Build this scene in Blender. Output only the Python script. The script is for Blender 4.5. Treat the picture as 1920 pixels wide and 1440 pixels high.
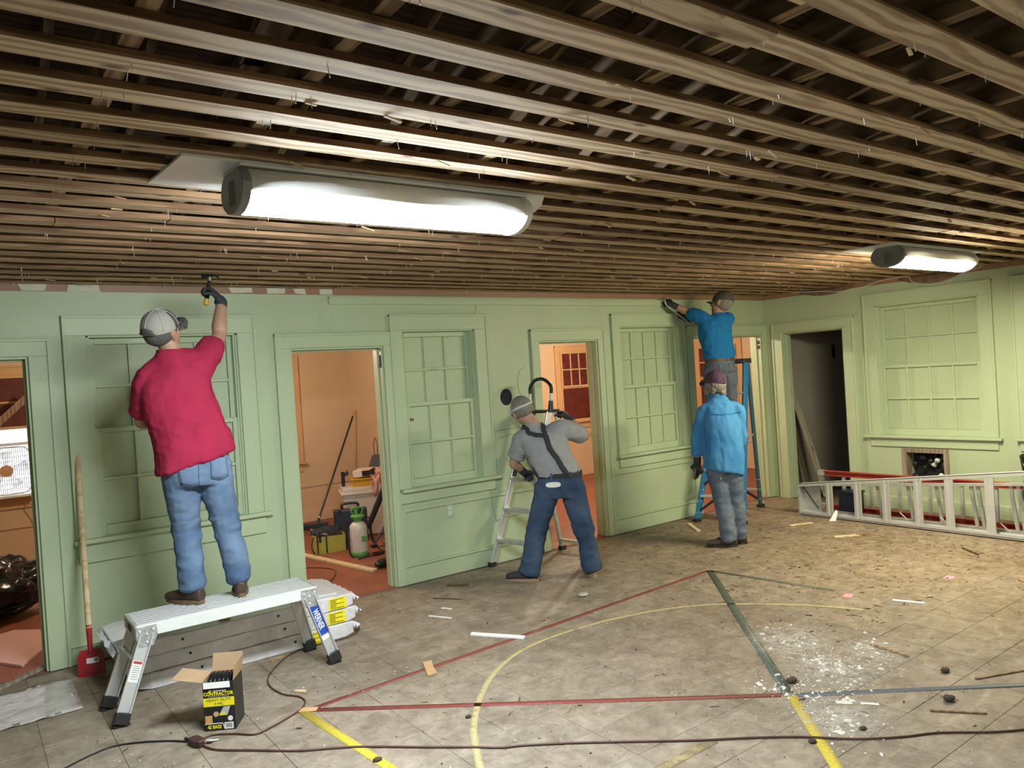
import bpy, bmesh, math, random
from mathutils import Vector, Matrix, noise
from mathutils.bvhtree import BVHTree

for o in list(bpy.data.objects):
    bpy.data.objects.remove(o, do_unlink=True)
scene = bpy.context.scene
COL = scene.collection
V = Vector

# ------------------------------------------------------------------ camera
YAW, PITCH, ROLL = 0.6342, -0.0104, -0.0634
_f = V((math.sin(YAW) * math.cos(PITCH), math.cos(YAW) * math.cos(PITCH), math.sin(PITCH)))
_r0 = V((math.cos(YAW), -math.sin(YAW), 0.0))
_u0 = _r0.cross(_f)
_r = _r0 * math.cos(ROLL) + _u0 * math.sin(ROLL)
_u = -_r0 * math.sin(ROLL) + _u0 * math.cos(ROLL)
cam_data = bpy.data.cameras.new('camera')
cam = bpy.data.objects.new('camera', cam_data)
COL.objects.link(cam)
cam_data.sensor_fit = 'HORIZONTAL'
cam_data.sensor_width = 36.0
cam_data.lens = 1423.8 / 1920 * 36.0
cam_data.clip_start = 0.05
cam_data.clip_end = 200
cam.matrix_world = Matrix(((_r.x, _u.x, -_f.x, 0), (_r.y, _u.y, -_f.y, 0), (_r.z, _u.z, -_f.z, 1.75), (0, 0, 0, 1)))
scene.camera = cam

# ------------------------------------------------------------------ world, exposure
world = bpy.data.worlds.new('world')
scene.world = world
world.use_nodes = True
world.node_tree.nodes['Background'].inputs[0].default_value = (0.82, 0.9, 1.0, 1)
world.node_tree.nodes['Background'].inputs[1].default_value = 1.5
scene.view_settings.view_transform = 'Standard'
scene.view_settings.look = 'None'
scene.view_settings.gamma = 1
scene.view_settings.use_curve_mapping = False
scene.view_settings.exposure = 0.55
LAMP_COOL = ((0.90, 0.985, 1.0), 122.0)      # tube fixture nearest the red shirt
LAMP_WARM = ((1.0, 0.91, 0.64), 104.0)      # tube fixture near the far corner
LAMP_REAR_ADDED = ((1.0, 0.95, 0.84), 26.0)  # unseen fixtures added behind the camera to light shirt backs and near ceiling
ADDED_BULB_W = 90.0

# ------------------------------------------------------------------ helpers
def tag(o, label=None, cat=None, group=None, kind=None):
    if label: o['label'] = label
    if cat: o['category'] = cat
    if group: o['group'] = group
    if kind: o['kind'] = kind
    return o

def empty(name, loc=(0, 0, 0), rz=0.0, parent=None):
    o = bpy.data.objects.new(name, None)
    COL.objects.link(o)
    o.location = loc
    o.rotation_euler = (0, 0, rz)
    o.empty_display_size = 0.1
    if parent: o.parent = parent
    return o

def thing(name, label, cat, loc=(0, 0, 0), rz=0.0, group=None):
    return tag(empty(name, loc, rz), label, cat, group)

def copy_tree(o, parent=None):
    c = o.copy()
    COL.objects.link(c)
    if parent is not None: c.parent = parent
    for ch in list(o.children):
        copy_tree(ch, c)
    return c

class MB:
    """collects geometry for one mesh object"""
    def __init__(s):
        s.v = []; s.f = []; s.m = []; s.sm = []
    def add(s, vs, fs, m=0, smooth=False):
        b = len(s.v)
        s.v += [tuple(v) for v in vs]
        for f in fs:
            s.f.append([b + i for i in f]); s.m.append(m); s.sm.append(smooth)
        return s
    def box(s, x0, x1, y0, y1, z0, z1, m=0):
        vs = [(x, y, z) for z in (z0, z1) for y in (y0, y1) for x in (x0, x1)]
        return s.add(vs, [(0, 2, 3, 1), (4, 5, 7, 6), (0, 1, 5, 4), (2, 6, 7, 3), (0, 4, 6, 2), (1, 3, 7, 5)], m)
    def obox(s, c, a, b, d, m=0):
        """box from centre and three half-axis vectors"""
        c, a, b, d = V(c), V(a), V(b), V(d)
        vs = [c + a * i + b * j + d * k for k in (-1, 1) for j in (-1, 1) for i in (-1, 1)]
        return s.add(vs, [(0, 2, 3, 1), (4, 5, 7, 6), (0, 1, 5, 4), (2, 6, 7, 3), (0, 4, 6, 2), (1, 3, 7, 5)], m)
    def beam(s, p0, p1, w, d, up=(0, 0, 1), m=0):
        """rectangular bar p0->p1, w across, d along 'up'"""
        p0, p1, up = V(p0), V(p1), V(up)
        a = (p1 - p0) / 2
        x = a.cross(up)
        if x.length < 1e-6: x = a.cross(V((1, 0, 0)))
        x = x.normalized() * (w / 2)
        y = x.cross(a).normalized() * (d / 2)
        return s.obox((p0 + p1) / 2, a, x, y, m)
    def cyl(s, p0, p1, r0, r1=None, n=12, m=0, smooth=True, caps=True):
        p0, p1 = V(p0), V(p1)
        if r1 is None: r1 = r0
        a = (p1 - p0).normalized()
        x = a.orthogonal().normalized(); y = a.cross(x)
        vs = []
        for p, r in ((p0, r0), (p1, r1)):
            for i in range(n):
                t = 2 * math.pi * i / n
                vs.append(p + x * (r * math.cos(t)) + y * (r * math.sin(t)))
        s.add(vs, [(i, (i + 1) % n, n + (i + 1) % n, n + i) for i in range(n)], m, smooth)
        if caps:
            s.add(vs[:n], [tuple(range(n - 1, -1, -1))], m)
            s.add(vs[n:], [tuple(range(n))], m)
        return s
    def tube(s, pts, r, n=8, m=0, closed=False):
        pts = [V(p) for p in pts]
        rs = r if isinstance(r, (list, tuple)) else [r] * len(pts)
        L = len(pts)
        vs = []; x = None
        for i, p in enumerate(pts):
            if closed: t = pts[(i + 1) % L] - pts[i - 1]
            else: t = pts[min(i + 1, L - 1)] - pts[max(i - 1, 0)]
            t.normalize()
            if x is None: x = t.orthogonal().normalized()
            x = x - t * x.dot(t)
            if x.length < 1e-6: x = t.orthogonal()
            x.normalize()
            y = t.cross(x)
            for k in range(n):
                a = 2 * math.pi * k / n
                vs.append(p + x * (rs[i] * math.cos(a)) + y * (rs[i] * math.sin(a)))
        fs = []
        for i in range(L if closed else L - 1):
            j = (i + 1) % L
            for k in range(n):
                fs.append((i * n + k, i * n + (k + 1) % n, j * n + (k + 1) % n, j * n + k))
        s.add(vs, fs, m, True)
        if not closed:
            s.add(vs[:n], [tuple(range(n - 1, -1, -1))], m)
            s.add(vs[-n:], [tuple(range(n))], m)
        return s
    def prism(s, poly, h0, h1, axis='z', m=0):
        """polygon in the two other axes extruded along 'axis'"""
        n = len(poly)
        def P(a, b, h):
            return {'z': (a, b, h), 'y': (a, h, b), 'x': (h, a, b)}[axis]
        vs = [P(a, b, h0) for a, b in poly] + [P(a, b, h1) for a, b in poly]
        fs = [tuple(range(n - 1, -1, -1)), tuple(range(n, 2 * n))]
        fs += [(i, (i + 1) % n, n + (i + 1) % n, n + i) for i in range(n)]
        return s.add(vs, fs, m)
    def lathe(s, prof, c=(0, 0, 0), n=20, m=0):
        c = V(c); L = len(prof)
        vs = [c + V((r * math.cos(2 * math.pi * k / n), r * math.sin(2 * math.pi * k / n), z)) for r, z in prof for k in range(n)]
        fs = [(i * n + k, i * n + (k + 1) % n, (i + 1) * n + (k + 1) % n, (i + 1) * n + k) for i in range(L - 1) for k in range(n)]
        s.add(vs, fs, m, True)
        s.add(vs[:n], [tuple(range(n - 1, -1, -1))], m)
        s.add(vs[-n:], [tuple(range(n))], m)
        return s
    def ellipsoid(s, c, rx, ry, rz, M=None, n=16, k=10, m=0, z0=-1.0, z1=1.0):
        """z0..z1: kept part of the unit sphere's height"""
        c = V(c); vs = []
        a0, a1 = math.asin(max(-1, z0)), math.asin(min(1, z1))
        for i in range(k + 1):
            a = a0 + (a1 - a0) * i / k
            for j in range(n):
                t = 2 * math.pi * j / n
                p = V((rx * math.cos(a) * math.cos(t), ry * math.cos(a) * math.sin(t), rz * math.sin(a))) + c
                vs.append(M @ p if M else p)
        fs = [(i * n + j, i * n + (j + 1) % n, (i + 1) * n + (j + 1) % n, (i + 1) * n + j) for i in range(k) for j in range(n)]
        s.add(vs, fs, m, True)
        s.add(vs[:n], [tuple(range(n - 1, -1, -1))], m, True)
        s.add(vs[-n:], [tuple(range(n))], m, True)
        return s
    def sheet(s, grid, th=0.0, m=0, smooth=True):
        """grid[i][j] of points -> surface (thickened along its normals when th)"""
        R, C = len(grid), len(grid[0])
        vs = [V(p) for row in grid for p in row]
        fs = [(i * C + j, i * C + j + 1, (i + 1) * C + j + 1, (i + 1) * C + j) for i in range(R - 1) for j in range(C - 1)]
        if not th:
            return s.add(vs, fs, m, smooth)
        nr = [V((0, 0, 0)) for _ in vs]
        for f in fs:
            nn = (vs[f[2]] - vs[f[0]]).cross(vs[f[3]] - vs[f[1]])
            for i in f: nr[i] += nn
        n0 = len(vs)
        back = [vs[i] - (nr[i].normalized() if nr[i].length > 0 else V((0, 0, 1))) * th for i in range(n0)]
        allf = fs + [tuple(n0 + i for i in reversed(f)) for f in fs]
        rim = [j for j in range(C)] + [i * C + C - 1 for i in range(1, R)] + [(R - 1) * C + j for j in range(C - 2, -1, -1)] + [i * C for i in range(R - 2, 0, -1)]
        for a, b in zip(rim, rim[1:] + rim[:1]):
            allf.append((b, a, n0 + a, n0 + b))
        return s.add(vs + back, allf, m, smooth)
    def mesh(s, name, mats, bevel=0.0, seg=1):
        me = bpy.data.meshes.new(name)
        me.from_pydata(s.v, [], s.f)
        for p, m, sm in zip(me.polygons, s.m, s.sm):
            p.material_index = m
            p.use_smooth = sm
        for m in (mats if isinstance(mats, (list, tuple)) else [mats]):
            me.materials.append(m)
        bm = bmesh.new(); bm.from_mesh(me)
        bmesh.ops.recalc_face_normals(bm, faces=bm.faces)
        if bevel:
            es = [e for e in bm.edges if len(e.link_faces) == 2 and e.calc_face_angle(0) > 0.6]
            bmesh.ops.bevel(bm, geom=es, offset=bevel, segments=seg, affect='EDGES', profile=0.6, clamp_overlap=True)
        bm.to_mesh(me); bm.free()
        return me
    def build(s, name, mats, parent=None, loc=None, rz=0.0, bevel=0.0, seg=1):
        return link(name, s.mesh(name, mats, bevel, seg), parent, loc, rz)

def link(name, me, parent=None, loc=None, rz=0.0):
    o = bpy.data.objects.new(name, me)
    COL.objects.link(o)
    if loc: o.location = loc
    if rz: o.rotation_euler = (0, 0, rz)
    if parent: o.parent = parent
    return o

def catmull(pts, k=6):
    pts = [V(p) for p in pts]; out = []
    for i in range(len(pts) - 1):
        p0, p1, p2, p3 = pts[max(i - 1, 0)], pts[i], pts[i + 1], pts[min(i + 2, len(pts) - 1)]
        for j in range(k):
            t = j / k
            out.append(0.5 * ((2 * p1) + (p2 - p0) * t + (2 * p0 - 5 * p1 + 4 * p2 - p3) * t * t + (3 * p1 - p0 - 3 * p2 + p3) * t ** 3))
    out.append(pts[-1].copy())
    return out

def lettering(txt, size, mat, parent, M, name='lettering', align='CENTER', sx=1.0, bold=0.0):
    """flat printed text as a mesh; M places its local x/y plane"""
    cu = bpy.data.curves.new('txt', 'FONT')
    cu.body = txt; cu.size = size; cu.align_x = align; cu.align_y = 'CENTER'
    cu.resolution_u = 2; cu.offset = bold
    t = bpy.data.objects.new('txt', cu)
    COL.objects.link(t)
    dg = bpy.context.evaluated_depsgraph_get()
    me = bpy.data.meshes.new_from_object(t.evaluated_get(dg))
    bpy.data.objects.remove(t); bpy.data.curves.remove(cu)
    me.transform(M @ Matrix.Diagonal((sx, 1, 1, 1)))
    me.materials.clear(); me.materials.append(mat)
    return link(name, me, parent)

def frame_M(o, x, y):
    """matrix whose local x,y axes are the given vectors at point o"""
    x = V(x).normalized(); y = V(y); y = (y - x * y.dot(x)).normalized(); z = x.cross(y); o = V(o)
    return Matrix(((x.x, y.x, z.x, o.x), (x.y, y.y, z.y, o.y), (x.z, y.z, z.z, o.z), (0, 0, 0, 1)))

# ------------------------------------------------------------------ materials
class N:
    def __init__(s, name):
        s.m = bpy.data.materials.new(name); s.m.use_nodes = True
        s.t = s.m.node_tree; s.b = s.t.nodes['Principled BSDF']
    def n(s, typ, **kw):
        x = s.t.nodes.new(typ)
        for k, v in kw.items():
            if k.startswith('i_'):
                key = k[2:]
                x.inputs[int(key) if key.isdigit() else key].default_value = v
            else: setattr(x, k, v)
        return x
    def l(s, a, b): s.t.links.new(a, b)
    def mix(s, fac, a, b, typ='MIX'):
        x = s.n('ShaderNodeMix', data_type='RGBA', blend_type=typ)
        for sock, val in ((x.inputs[0], fac), (x.inputs[6], a), (x.inputs[7], b)):
            if hasattr(val, 'links'): s.l(val, sock)
            elif isinstance(val, (int, float)): sock.default_value = val
            else: sock.default_value = tuple(val) + (1,) if len(val) == 3 else val
        return x.outputs[2]
    def ramp(s, fac, stops):
        x = s.n('ShaderNodeValToRGB')
        e = x.color_ramp.elements
        while len(e) < len(stops): e.new(0.5)
        for i, (p, c) in enumerate(stops):
            e[i].position = p
            e[i].color = (c, c, c, 1) if isinstance(c, (int, float)) else tuple(c) + (1,)
        s.l(fac, x.inputs[0])
        return x.outputs[0]
    def coords(s, kind='Object', scale=(1, 1, 1), rot=(0, 0, 0)):
        if kind == 'World': src = s.n('ShaderNodeNewGeometry').outputs['Position']
        else: src = s.n('ShaderNodeTexCoord').outputs[kind]
        mp = s.n('ShaderNodeMapping'); mp.inputs['Scale'].default_value = scale; mp.inputs['Rotation'].default_value = rot
        s.l(src, mp.inputs[0])
        return mp.outputs[0]
    def noise(s, vec, scale, detail=4, rough=0.55, dist=0.0):
        x = s.n('ShaderNodeTexNoise'); x.inputs['Scale'].default_value = scale
        x.inputs['Detail'].default_value = detail; x.inputs['Roughness'].default_value = rough; x.inputs['Distortion'].default_value = dist
        if vec: s.l(vec, x.inputs['Vector'])
        return x.outputs[0]
    def base(s, c):
        if hasattr(c, 'links'): s.l(c, s.b.inputs['Base Color'])
        else: s.b.inputs['Base Color'].default_value = tuple(c) + (1,)
    def set(s, rough=0.6, metal=0.0, spec=0.5):
        s.b.inputs['Roughness'].default_value = rough; s.b.inputs['Metallic'].default_value = metal
        s.b.inputs['Specular IOR Level'].default_value = spec
    def bump(s, h, strength=0.3, dist=0.01):
        x = s.n('ShaderNodeBump'); x.inputs['Strength'].default_value = strength; x.inputs['Distance'].default_value = dist
        s.l(h, x.inputs['Height']); s.l(x.outputs[0], s.b.inputs['Normal'])

def plain(name, c, rough=0.6, metal=0.0, var=0.10, scale=14.0, bump=0.0, bscale=60.0, spec=0.5, coords='Object'):
    """one colour with a little procedural variation and fine relief"""
    k = N(name); co = k.coords(coords)
    n1 = k.noise(co, scale, 5)
    dark = tuple(x * (1 - var) for x in c); light = tuple(min(1, x * (1 + var)) for x in c)
    k.base(k.ramp(n1, [(0.3, dark), (0.7, light)]))
    k.set(rough, metal, spec)
    if bump: k.bump(k.noise(co, bscale, 3), bump, 0.004)
    return k.m

def paint(name, c, dirt=(0.25, 0.24, 0.18), amount=0.35):
    """old wall paint: slight mottling, scuffs and grime"""
    k = N(name); co = k.coords('World')
    big = k.noise(co, 1.3, 4); fine = k.noise(co, 22, 4)
    a = k.ramp(big, [(0.3, tuple(x * 0.93 for x in c)), (0.7, tuple(min(1, x * 1.04) for x in c))])
    g = k.ramp(k.noise(co, 5.0, 8, 0.65, 0.4), [(0.62, 0.0), (0.80, amount)])
    k.base(k.mix(g, a, dirt)); k.set(0.45, 0, 0.4)
    k.bump(k.mix(0.5, big, fine), 0.12, 0.006)
    return k.m

def wood(name, c0, c1, knot=(0.10, 0.05, 0.025), axis='X', rough=0.75, vary=0.25, grain=1.0):
    k = N(name)
    sc = {'X': (0.9, 14, 14), 'Y': (14, 0.9, 14), 'Z': (14, 14, 0.9)}[axis]
    src = k.n('ShaderNodeTexCoord').outputs['Object']
    rnd = k.n('ShaderNodeObjectInfo').outputs['Random']
    off = k.n('ShaderNodeVectorMath', operation='ADD')
    sh = k.n('ShaderNodeCombineXYZ')
    mul = k.n('ShaderNodeMath', operation='MULTIPLY'); mul.inputs[1].default_value = 37.0
    k.l(rnd, mul.inputs[0])
    for i in range(3): k.l(mul.outputs[0], sh.inputs[i])
    k.l(src, off.inputs[0]); k.l(sh.outputs[0], off.inputs[1])
    mp = k.n('ShaderNodeMapping'); mp.inputs['Scale'].default_value = sc
    k.l(off.outputs[0], mp.inputs[0])
    g = k.noise(mp.outputs[0], 2.2 * grain, 6, 0.6, 1.6)
    fine = k.noise(mp.outputs[0], 9.0 * grain, 3, 0.6, 0.3)
    wsc = {'X': (0.16, 1, 1), 'Y': (1, 0.16, 1), 'Z': (1, 1, 0.16)}[axis]
    mp3 = k.n('ShaderNodeMapping'); mp3.inputs['Scale'].default_value = wsc
    k.l(off.outputs[0], mp3.inputs[0])
    wv = k.n('ShaderNodeTexWave', wave_type='BANDS', bands_direction='Y' if axis == 'X' else 'X')
    for nm, val in (('Scale', 7.0), ('Distortion', 9.0), ('Detail', 2.5), ('Detail Scale', 1.6), ('Detail Roughness', 0.5)): wv.inputs[nm].default_value = val
    k.l(mp3.outputs[0], wv.inputs['Vector'])
    ring = k.ramp(wv.outputs['Fac'], [(0.15, 0.0), (0.85, 1.0)])
    base = k.ramp(k.mix(0.33, k.mix(0.35, g, fine), ring), [(0.28, c0), (0.66, c1)])
    mp2 = k.n('ShaderNodeMapping'); mp2.inputs['Scale'].default_value = tuple(2.0 if q < 2 else 5.0 for q in sc)
    k.l(off.outputs[0], mp2.inputs[0])
    vo = k.n('ShaderNodeTexVoronoi', voronoi_dimensions='2D'); vo.inputs['Scale'].default_value = 0.9; k.l(mp2.outputs[0], vo.inputs['Vector'])
    kn = k.ramp(vo.outputs['Distance'], [(0.025, 0.9), (0.075, 0.0)])
    base = k.mix(kn, base, knot)
    v = k.ramp(rnd, [(0.0, 1 - vary), (1.0, 1.0 + vary * 0.3)])
    k.base(k.mix(1.0, base, v, 'MULTIPLY')); k.set(rough, 0, 0.3)
    k.bump(k.mix(0.5, g, fine), 0.25, 0.003)
    return k.m

def emis(name, c, s):
    k = N(name)
    k.b.inputs['Base Color'].default_value = (0.9, 0.9, 0.9, 1)
    k.b.inputs['Emission Color'].default_value = tuple(c) + (1,)
    k.b.inputs['Emission Strength'].default_value = s
    return k.m

def denim(name, c, fade):
    k = N(name); co = k.coords('Object')
    w = k.noise(co, 3.5, 4); f = k.noise(co, 240, 2)
    a = k.ramp(w, [(0.35, c), (0.7, fade)])
    k.base(k.mix(0.25, a, f, 'OVERLAY')); k.set(0.9, 0, 0.15)
    k.bump(k.mix(0.3, k.noise(co, 16, 3, 0.5, 0.8), f), 0.35, 0.012)
    return k.m

def cloth(name, c, var=0.08, folds=9.0, strength=0.4):
    k = N(name); co = k.coords('Object', (1, 1, 0.55))
    w = k.noise(co, folds, 3, 0.45, 1.2)
    a = k.ramp(w, [(0.3, tuple(x * (1 - var) for x in c)), (0.7, tuple(min(1, x * (1 + var)) for x in c))])
    k.base(a); k.set(0.9, 0, 0.12); k.bump(w, strength, 0.02)
    return k.m

GREEN = paint('green_paint', (0.47, 0.56, 0.37))
GREEN_T = paint('green_trim_paint', (0.48, 0.575, 0.38), amount=0.5)
BACKWALL = paint('tan_orange_paint', (0.62, 0.445, 0.285), (0.25, 0.16, 0.09), 0.3)
ORANGE_T = paint('orange_trim_paint', (0.60, 0.37, 0.18), (0.25, 0.14, 0.06), 0.3)
GREYWALL = paint('grey_plaster', (0.36, 0.34, 0.30), (0.2, 0.19, 0.17), 0.4)
DIMWALL = paint('rear_wall_paint', (0.40, 0.50, 0.33))
PLASTER = paint('bare_brown_plaster', (0.33, 0.19, 0.12), (0.45, 0.36, 0.26), 0.5)
PATCH = plain('pale_skim_patch', (0.62, 0.60, 0.50), 0.8, var=0.12)
REDPANE = plain('dark_red_pane', (0.11, 0.020, 0.016), 0.35, var=0.35, scale=9)
REDFLOOR = plain('red_brown_floor', (0.26, 0.085, 0.05), 0.5, var=0.25, scale=4, coords='World')
STRIP = wood('pale_pine_face', (0.30, 0.20, 0.12), (0.60, 0.455, 0.30), rough=0.72)
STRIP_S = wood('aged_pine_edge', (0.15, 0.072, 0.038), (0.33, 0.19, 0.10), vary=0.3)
JOIST = wood('attic_joist_wood', (0.16, 0.10, 0.06), (0.34, 0.23, 0.14), axis='Y', grain=1.3)
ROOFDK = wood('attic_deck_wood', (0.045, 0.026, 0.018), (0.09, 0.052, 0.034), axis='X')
ALU = plain('brushed_aluminium', (0.70, 0.71, 0.72), 0.38, 0.55, var=0.04, scale=30)
ALU_D = plain('dull_aluminium', (0.52, 0.52, 0.51), 0.5, 0.5, var=0.15, scale=20)
GALV = plain('galvanised_steel', (0.50, 0.51, 0.52), 0.45, 0.5, var=0.3, scale=60)
RUBBER = plain('black_rubber', (0.016, 0.016, 0.018), 0.6, var=0.2)
BLACKPL = plain('black_plastic', (0.018, 0.018, 0.021), 0.35, var=0.2)
WHITE = plain('white_plastic', (0.78, 0.79, 0.78), 0.4, var=0.04)
WHITEM = plain('white_enamel', (0.74, 0.76, 0.76), 0.35, var=0.04)
PAPER = plain('white_paper', (0.80, 0.80, 0.78), 0.7, var=0.05)
YELLOW = plain('yellow_print', (0.88, 0.78, 0.02), 0.5, var=0.05)
BLUEL = plain('blue_label', (0.02, 0.07, 0.42), 0.4, var=0.1)
REDL = plain('red_label', (0.45, 0.03, 0.03), 0.5, var=0.1)
INK = plain('black_ink', (0.012, 0.012, 0.012), 0.6, var=0.1)

# ================================================================== SETTING
CX, WY = 8.39, 5.90          # corner x, main wall y
def struct(o):
    o['kind'] = 'structure'
    return o

def holed(mb, x0, x1, z0, z1, y0, y1, holes, m=0):
    """wall slab with rectangular openings (x0,x1,z0,z1)"""
    xs = sorted({x0, x1} | {h[0] for h in holes} | {h[1] for h in holes})
    xs = [x for x in xs if x0 <= x <= x1]
    for a, b in zip(xs, xs[1:]):
        c = (a + b) / 2; z = z0
        for h in sorted([h for h in holes if h[0] < c < h[1]], key=lambda h: h[2]):
            if h[2] > z: mb.box(a, b, y0, y1, z, h[2], m)
            z = h[3]
        if z < z1: mb.box(a, b, y0, y1, z, z1, m)
    return mb

W2R = -math.pi / 2            # wall on the right: local x runs towards the camera
# ---- floor
def tile_material():
    k = N('dirty_vinyl_tile'); co = k.coords('World')
    big = k.noise(co, 0.55, 5, 0.6); mid = k.noise(co, 3.0, 7, 0.7, 0.5); fine = k.noise(co, 26, 6, 0.7)
    c = k.ramp(big, [(0.30, (0.30, 0.255, 0.205)), (0.72, (0.245, 0.19, 0.135))])
    c = k.mix(k.ramp(mid, [(0.42, 0.0), (0.75, 0.75)]), c, (0.125, 0.092, 0.062))
    st = k.coords('World', (1.2, 5.0, 1.0), (0, 0, 0.5))
    sm = k.noise(st, 1.6, 6, 0.7, 1.0)
    c = k.mix(k.ramp(sm, [(0.55, 0.0), (0.72, 0.45)]), c, (0.40, 0.34, 0.26))
    c = k.mix(k.ramp(fine, [(0.58, 0.0), (0.75, 0.7)]), c, (0.10, 0.075, 0.055))
    mo = k.noise(co, 11, 6, 0.7, 0.8)
    c = k.mix(1.0, c, k.ramp(mo, [(0.32, 0.72), (0.52, 1.0), (0.70, 1.28)]), 'MULTIPLY')
    gx = k.n('ShaderNodeSeparateXYZ'); k.l(k.n('ShaderNodeNewGeometry').outputs['Position'], gx.inputs[0])
    br = k.n('ShaderNodeMapRange'); br.inputs[1].default_value = 3.4; br.inputs[2].default_value = 6.6; k.l(gx.outputs[0], br.inputs[0])
    mu = k.n('ShaderNodeMath', operation='MULTIPLY'); k.l(br.outputs[0], mu.inputs[0]); k.l(k.ramp(k.noise(co, 1.7, 7, 0.7), [(0.30, 0.2), (0.62, 1.0)]), mu.inputs[1])
    c = k.mix(mu.outputs[0], c, k.mix(k.ramp(mo, [(0.35, 0.0), (0.7, 1.0)]), (0.125, 0.082, 0.045), (0.33, 0.255, 0.16)))
    rnd = k.n('ShaderNodeObjectInfo').outputs['Random']
    c = k.mix(1.0, c, k.ramp(rnd, [(0, 0.93), (1, 1.05)]), 'MULTIPLY')
    k.base(c); k.set(0.62, 0, 0.35)
    k.l(k.ramp(sm, [(0.4, 0.72), (0.7, 0.5)]), k.b.inputs['Roughness'])
    k.bump(k.mix(0.5, mid, fine), 0.25, 0.004)
    return k.m
TILE = tile_material()
GROUT = plain('dark_tile_bed', (0.16, 0.125, 0.092), 0.9)
m = MB(); m.box(-3.2, 11.6, -3.2, 9.9, -0.12, -0.004)
floor = struct(m.build('floor', GROUT))
T = 0.305
tm = MB(); tm.box(-T / 2 + .0009, T / 2 - .0009, -T / 2 + .0009, T / 2 - .0009, -0.0045, 0.0)
tile_me = tm.mesh('tile', TILE, bevel=0.0012)
cells = []
for i in range(-12, 40):
    for j in range(-12, 24):
        x = 2.10 + (i + .5) * T - 12 * T * 0; y = 2.79 + (j + .5) * T
        if -3.1 < x < CX - .02 and -3.1 < y < WY - .02:
            d = V((x, y, -1.75)); w = d.dot(_f)
            px = d.dot(_r) / max(w, .01); py = d.dot(_u) / max(w, .01)
            vis = w > 0.5 and abs(px) < 0.74 and abs(py) < 0.55
            cells.append((0 if vis else 1, d.length, x, y))
cells.sort()
rest = MB()
for q, (nv, dl, x, y) in enumerate(cells):
    x1 = min(x + T / 2, CX); y1 = min(y + T / 2, WY)
    if q < 295 and nv == 0:
        o = link('tile', tile_me, floor, (x, y, random.Random(q).uniform(-0.0006, 0.0006)))
    else:
        rest.box(x - T / 2 + .0009, x1 - .0009, y - T / 2 + .0009, y1 - .0009, -0.0045, 0.0)
tag(rest.build('tile_field', TILE, floor), kind='stuff')
m = MB(); m.box(-3.1, 10.4, WY + .01, 9.75, -0.02, 0.0)
struct(m.build('floor', REDFLOOR))
m = MB(); m.box(CX + .01, 11.5, 3.2, 5.75, -0.02, -0.001)
struct(m.build('floor', plain('dark_room_floor', (0.10, 0.075, 0.05), 0.8, var=0.3, scale=5)))

# ---- painted court lines on the floor
def line_mat(name, c, wear=0.5):
    k = N(name); co = k.coords('World')
    n1 = k.noise(co, 9, 8, 0.75); n2 = k.noise(co, 60, 4)
    k.base(k.mix(k.ramp(n2, [(0.45, 0.0), (0.8, 0.6)]), c, (0.2, 0.16, 0.12)))
    k.set(0.55)
    k.l(k.ramp(n1, [(wear - 0.12, 0.25), (wear + 0.0, 0.95)]), k.b.inputs['Alpha'])
    return k.m
LR = line_mat('worn_red_line', (0.25, 0.042, 0.036), 0.30)
LY = line_mat('worn_yellow_line', (0.62, 0.50, 0.05), 0.36)
LG = line_mat('worn_green_line', (0.075, 0.10, 0.075), 0.36)
LB = line_mat('worn_blue_line', (0.12, 0.135, 0.15), 0.42)
LP = line_mat('faded_cream_line', (0.50, 0.42, 0.22), 0.46)
LF = line_mat('faint_tan_line', (0.42, 0.33, 0.18), 0.55)
def court_line(pts, w, mat, label):
    pts = [V((x, y, 0.0012)) for x, y in pts]
    g = []
    for i, p in enumerate(pts):
        t = (pts[min(i + 1, len(pts) - 1)] - pts[max(i - 1, 0)]).normalized()
        nrm = V((-t.y, t.x, 0)) * w / 2
        g.append((p - nrm, p + nrm))
    mb = MB(); mb.sheet(g, 0.0008)
    o = mb.build('court_line', mat, floor); o['label'] = label
CC = (3.41, 2.38)
court_line([(1.44, 4.05), (2.5, 4.10), (5.06, 4.24)], 0.038, LR, 'worn dark red line running parallel to the green wall')
court_line([(1.46, 4.05), (3.39, 2.40)], 0.045, LR, 'worn dark red diagonal line to the centre of the court')
court_line([(1.43, 4.06), (1.47, 3.6), (1.52, 3.0), (1.56, 2.4)], 0.052, LY, 'bright yellow line starting at the red corner')
court_line([(5.06, 4.23), (3.43, 2.40)], 0.060, LG, 'dark green diagonal line through the plaster crumbs')
court_line([(5.06, 4.23), (5.20, 3.18)], 0.040, LG, 'thin dark green side line')
court_line([(3.44, 2.35), (4.60, 1.42), (5.4, 0.75)], 0.045, LB, 'faded blue grey diagonal line')
court_line([(3.41, 2.36), (2.93, 1.83), (2.3, 1.1)], 0.055, LY, 'yellow diagonal line near the bottom right')
arc = [(p.x, p.y) for p in catmull([(1.70, 2.60, 0), (1.80, 2.86, 0), (1.93, 3.11, 0), (2.03, 3.27, 0), (2.22, 3.50, 0), (2.46, 3.72, 0), (2.73, 3.88, 0), (3.0, 3.955, 0), (3.31, 3.965, 0), (3.64, 3.93, 0), (4.03, 3.82, 0), (4.36, 3.62, 0), (4.61, 3.35, 0), (4.79, 3.10, 0), (4.93, 2.8, 0)], 5)]
court_line(arc, 0.038, LP, 'pale cream circle line worn away in places')
court_line([(2.20, 2.33), (2.75, 2.335)], 0.055, LF, 'faint tan line remnant')

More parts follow.
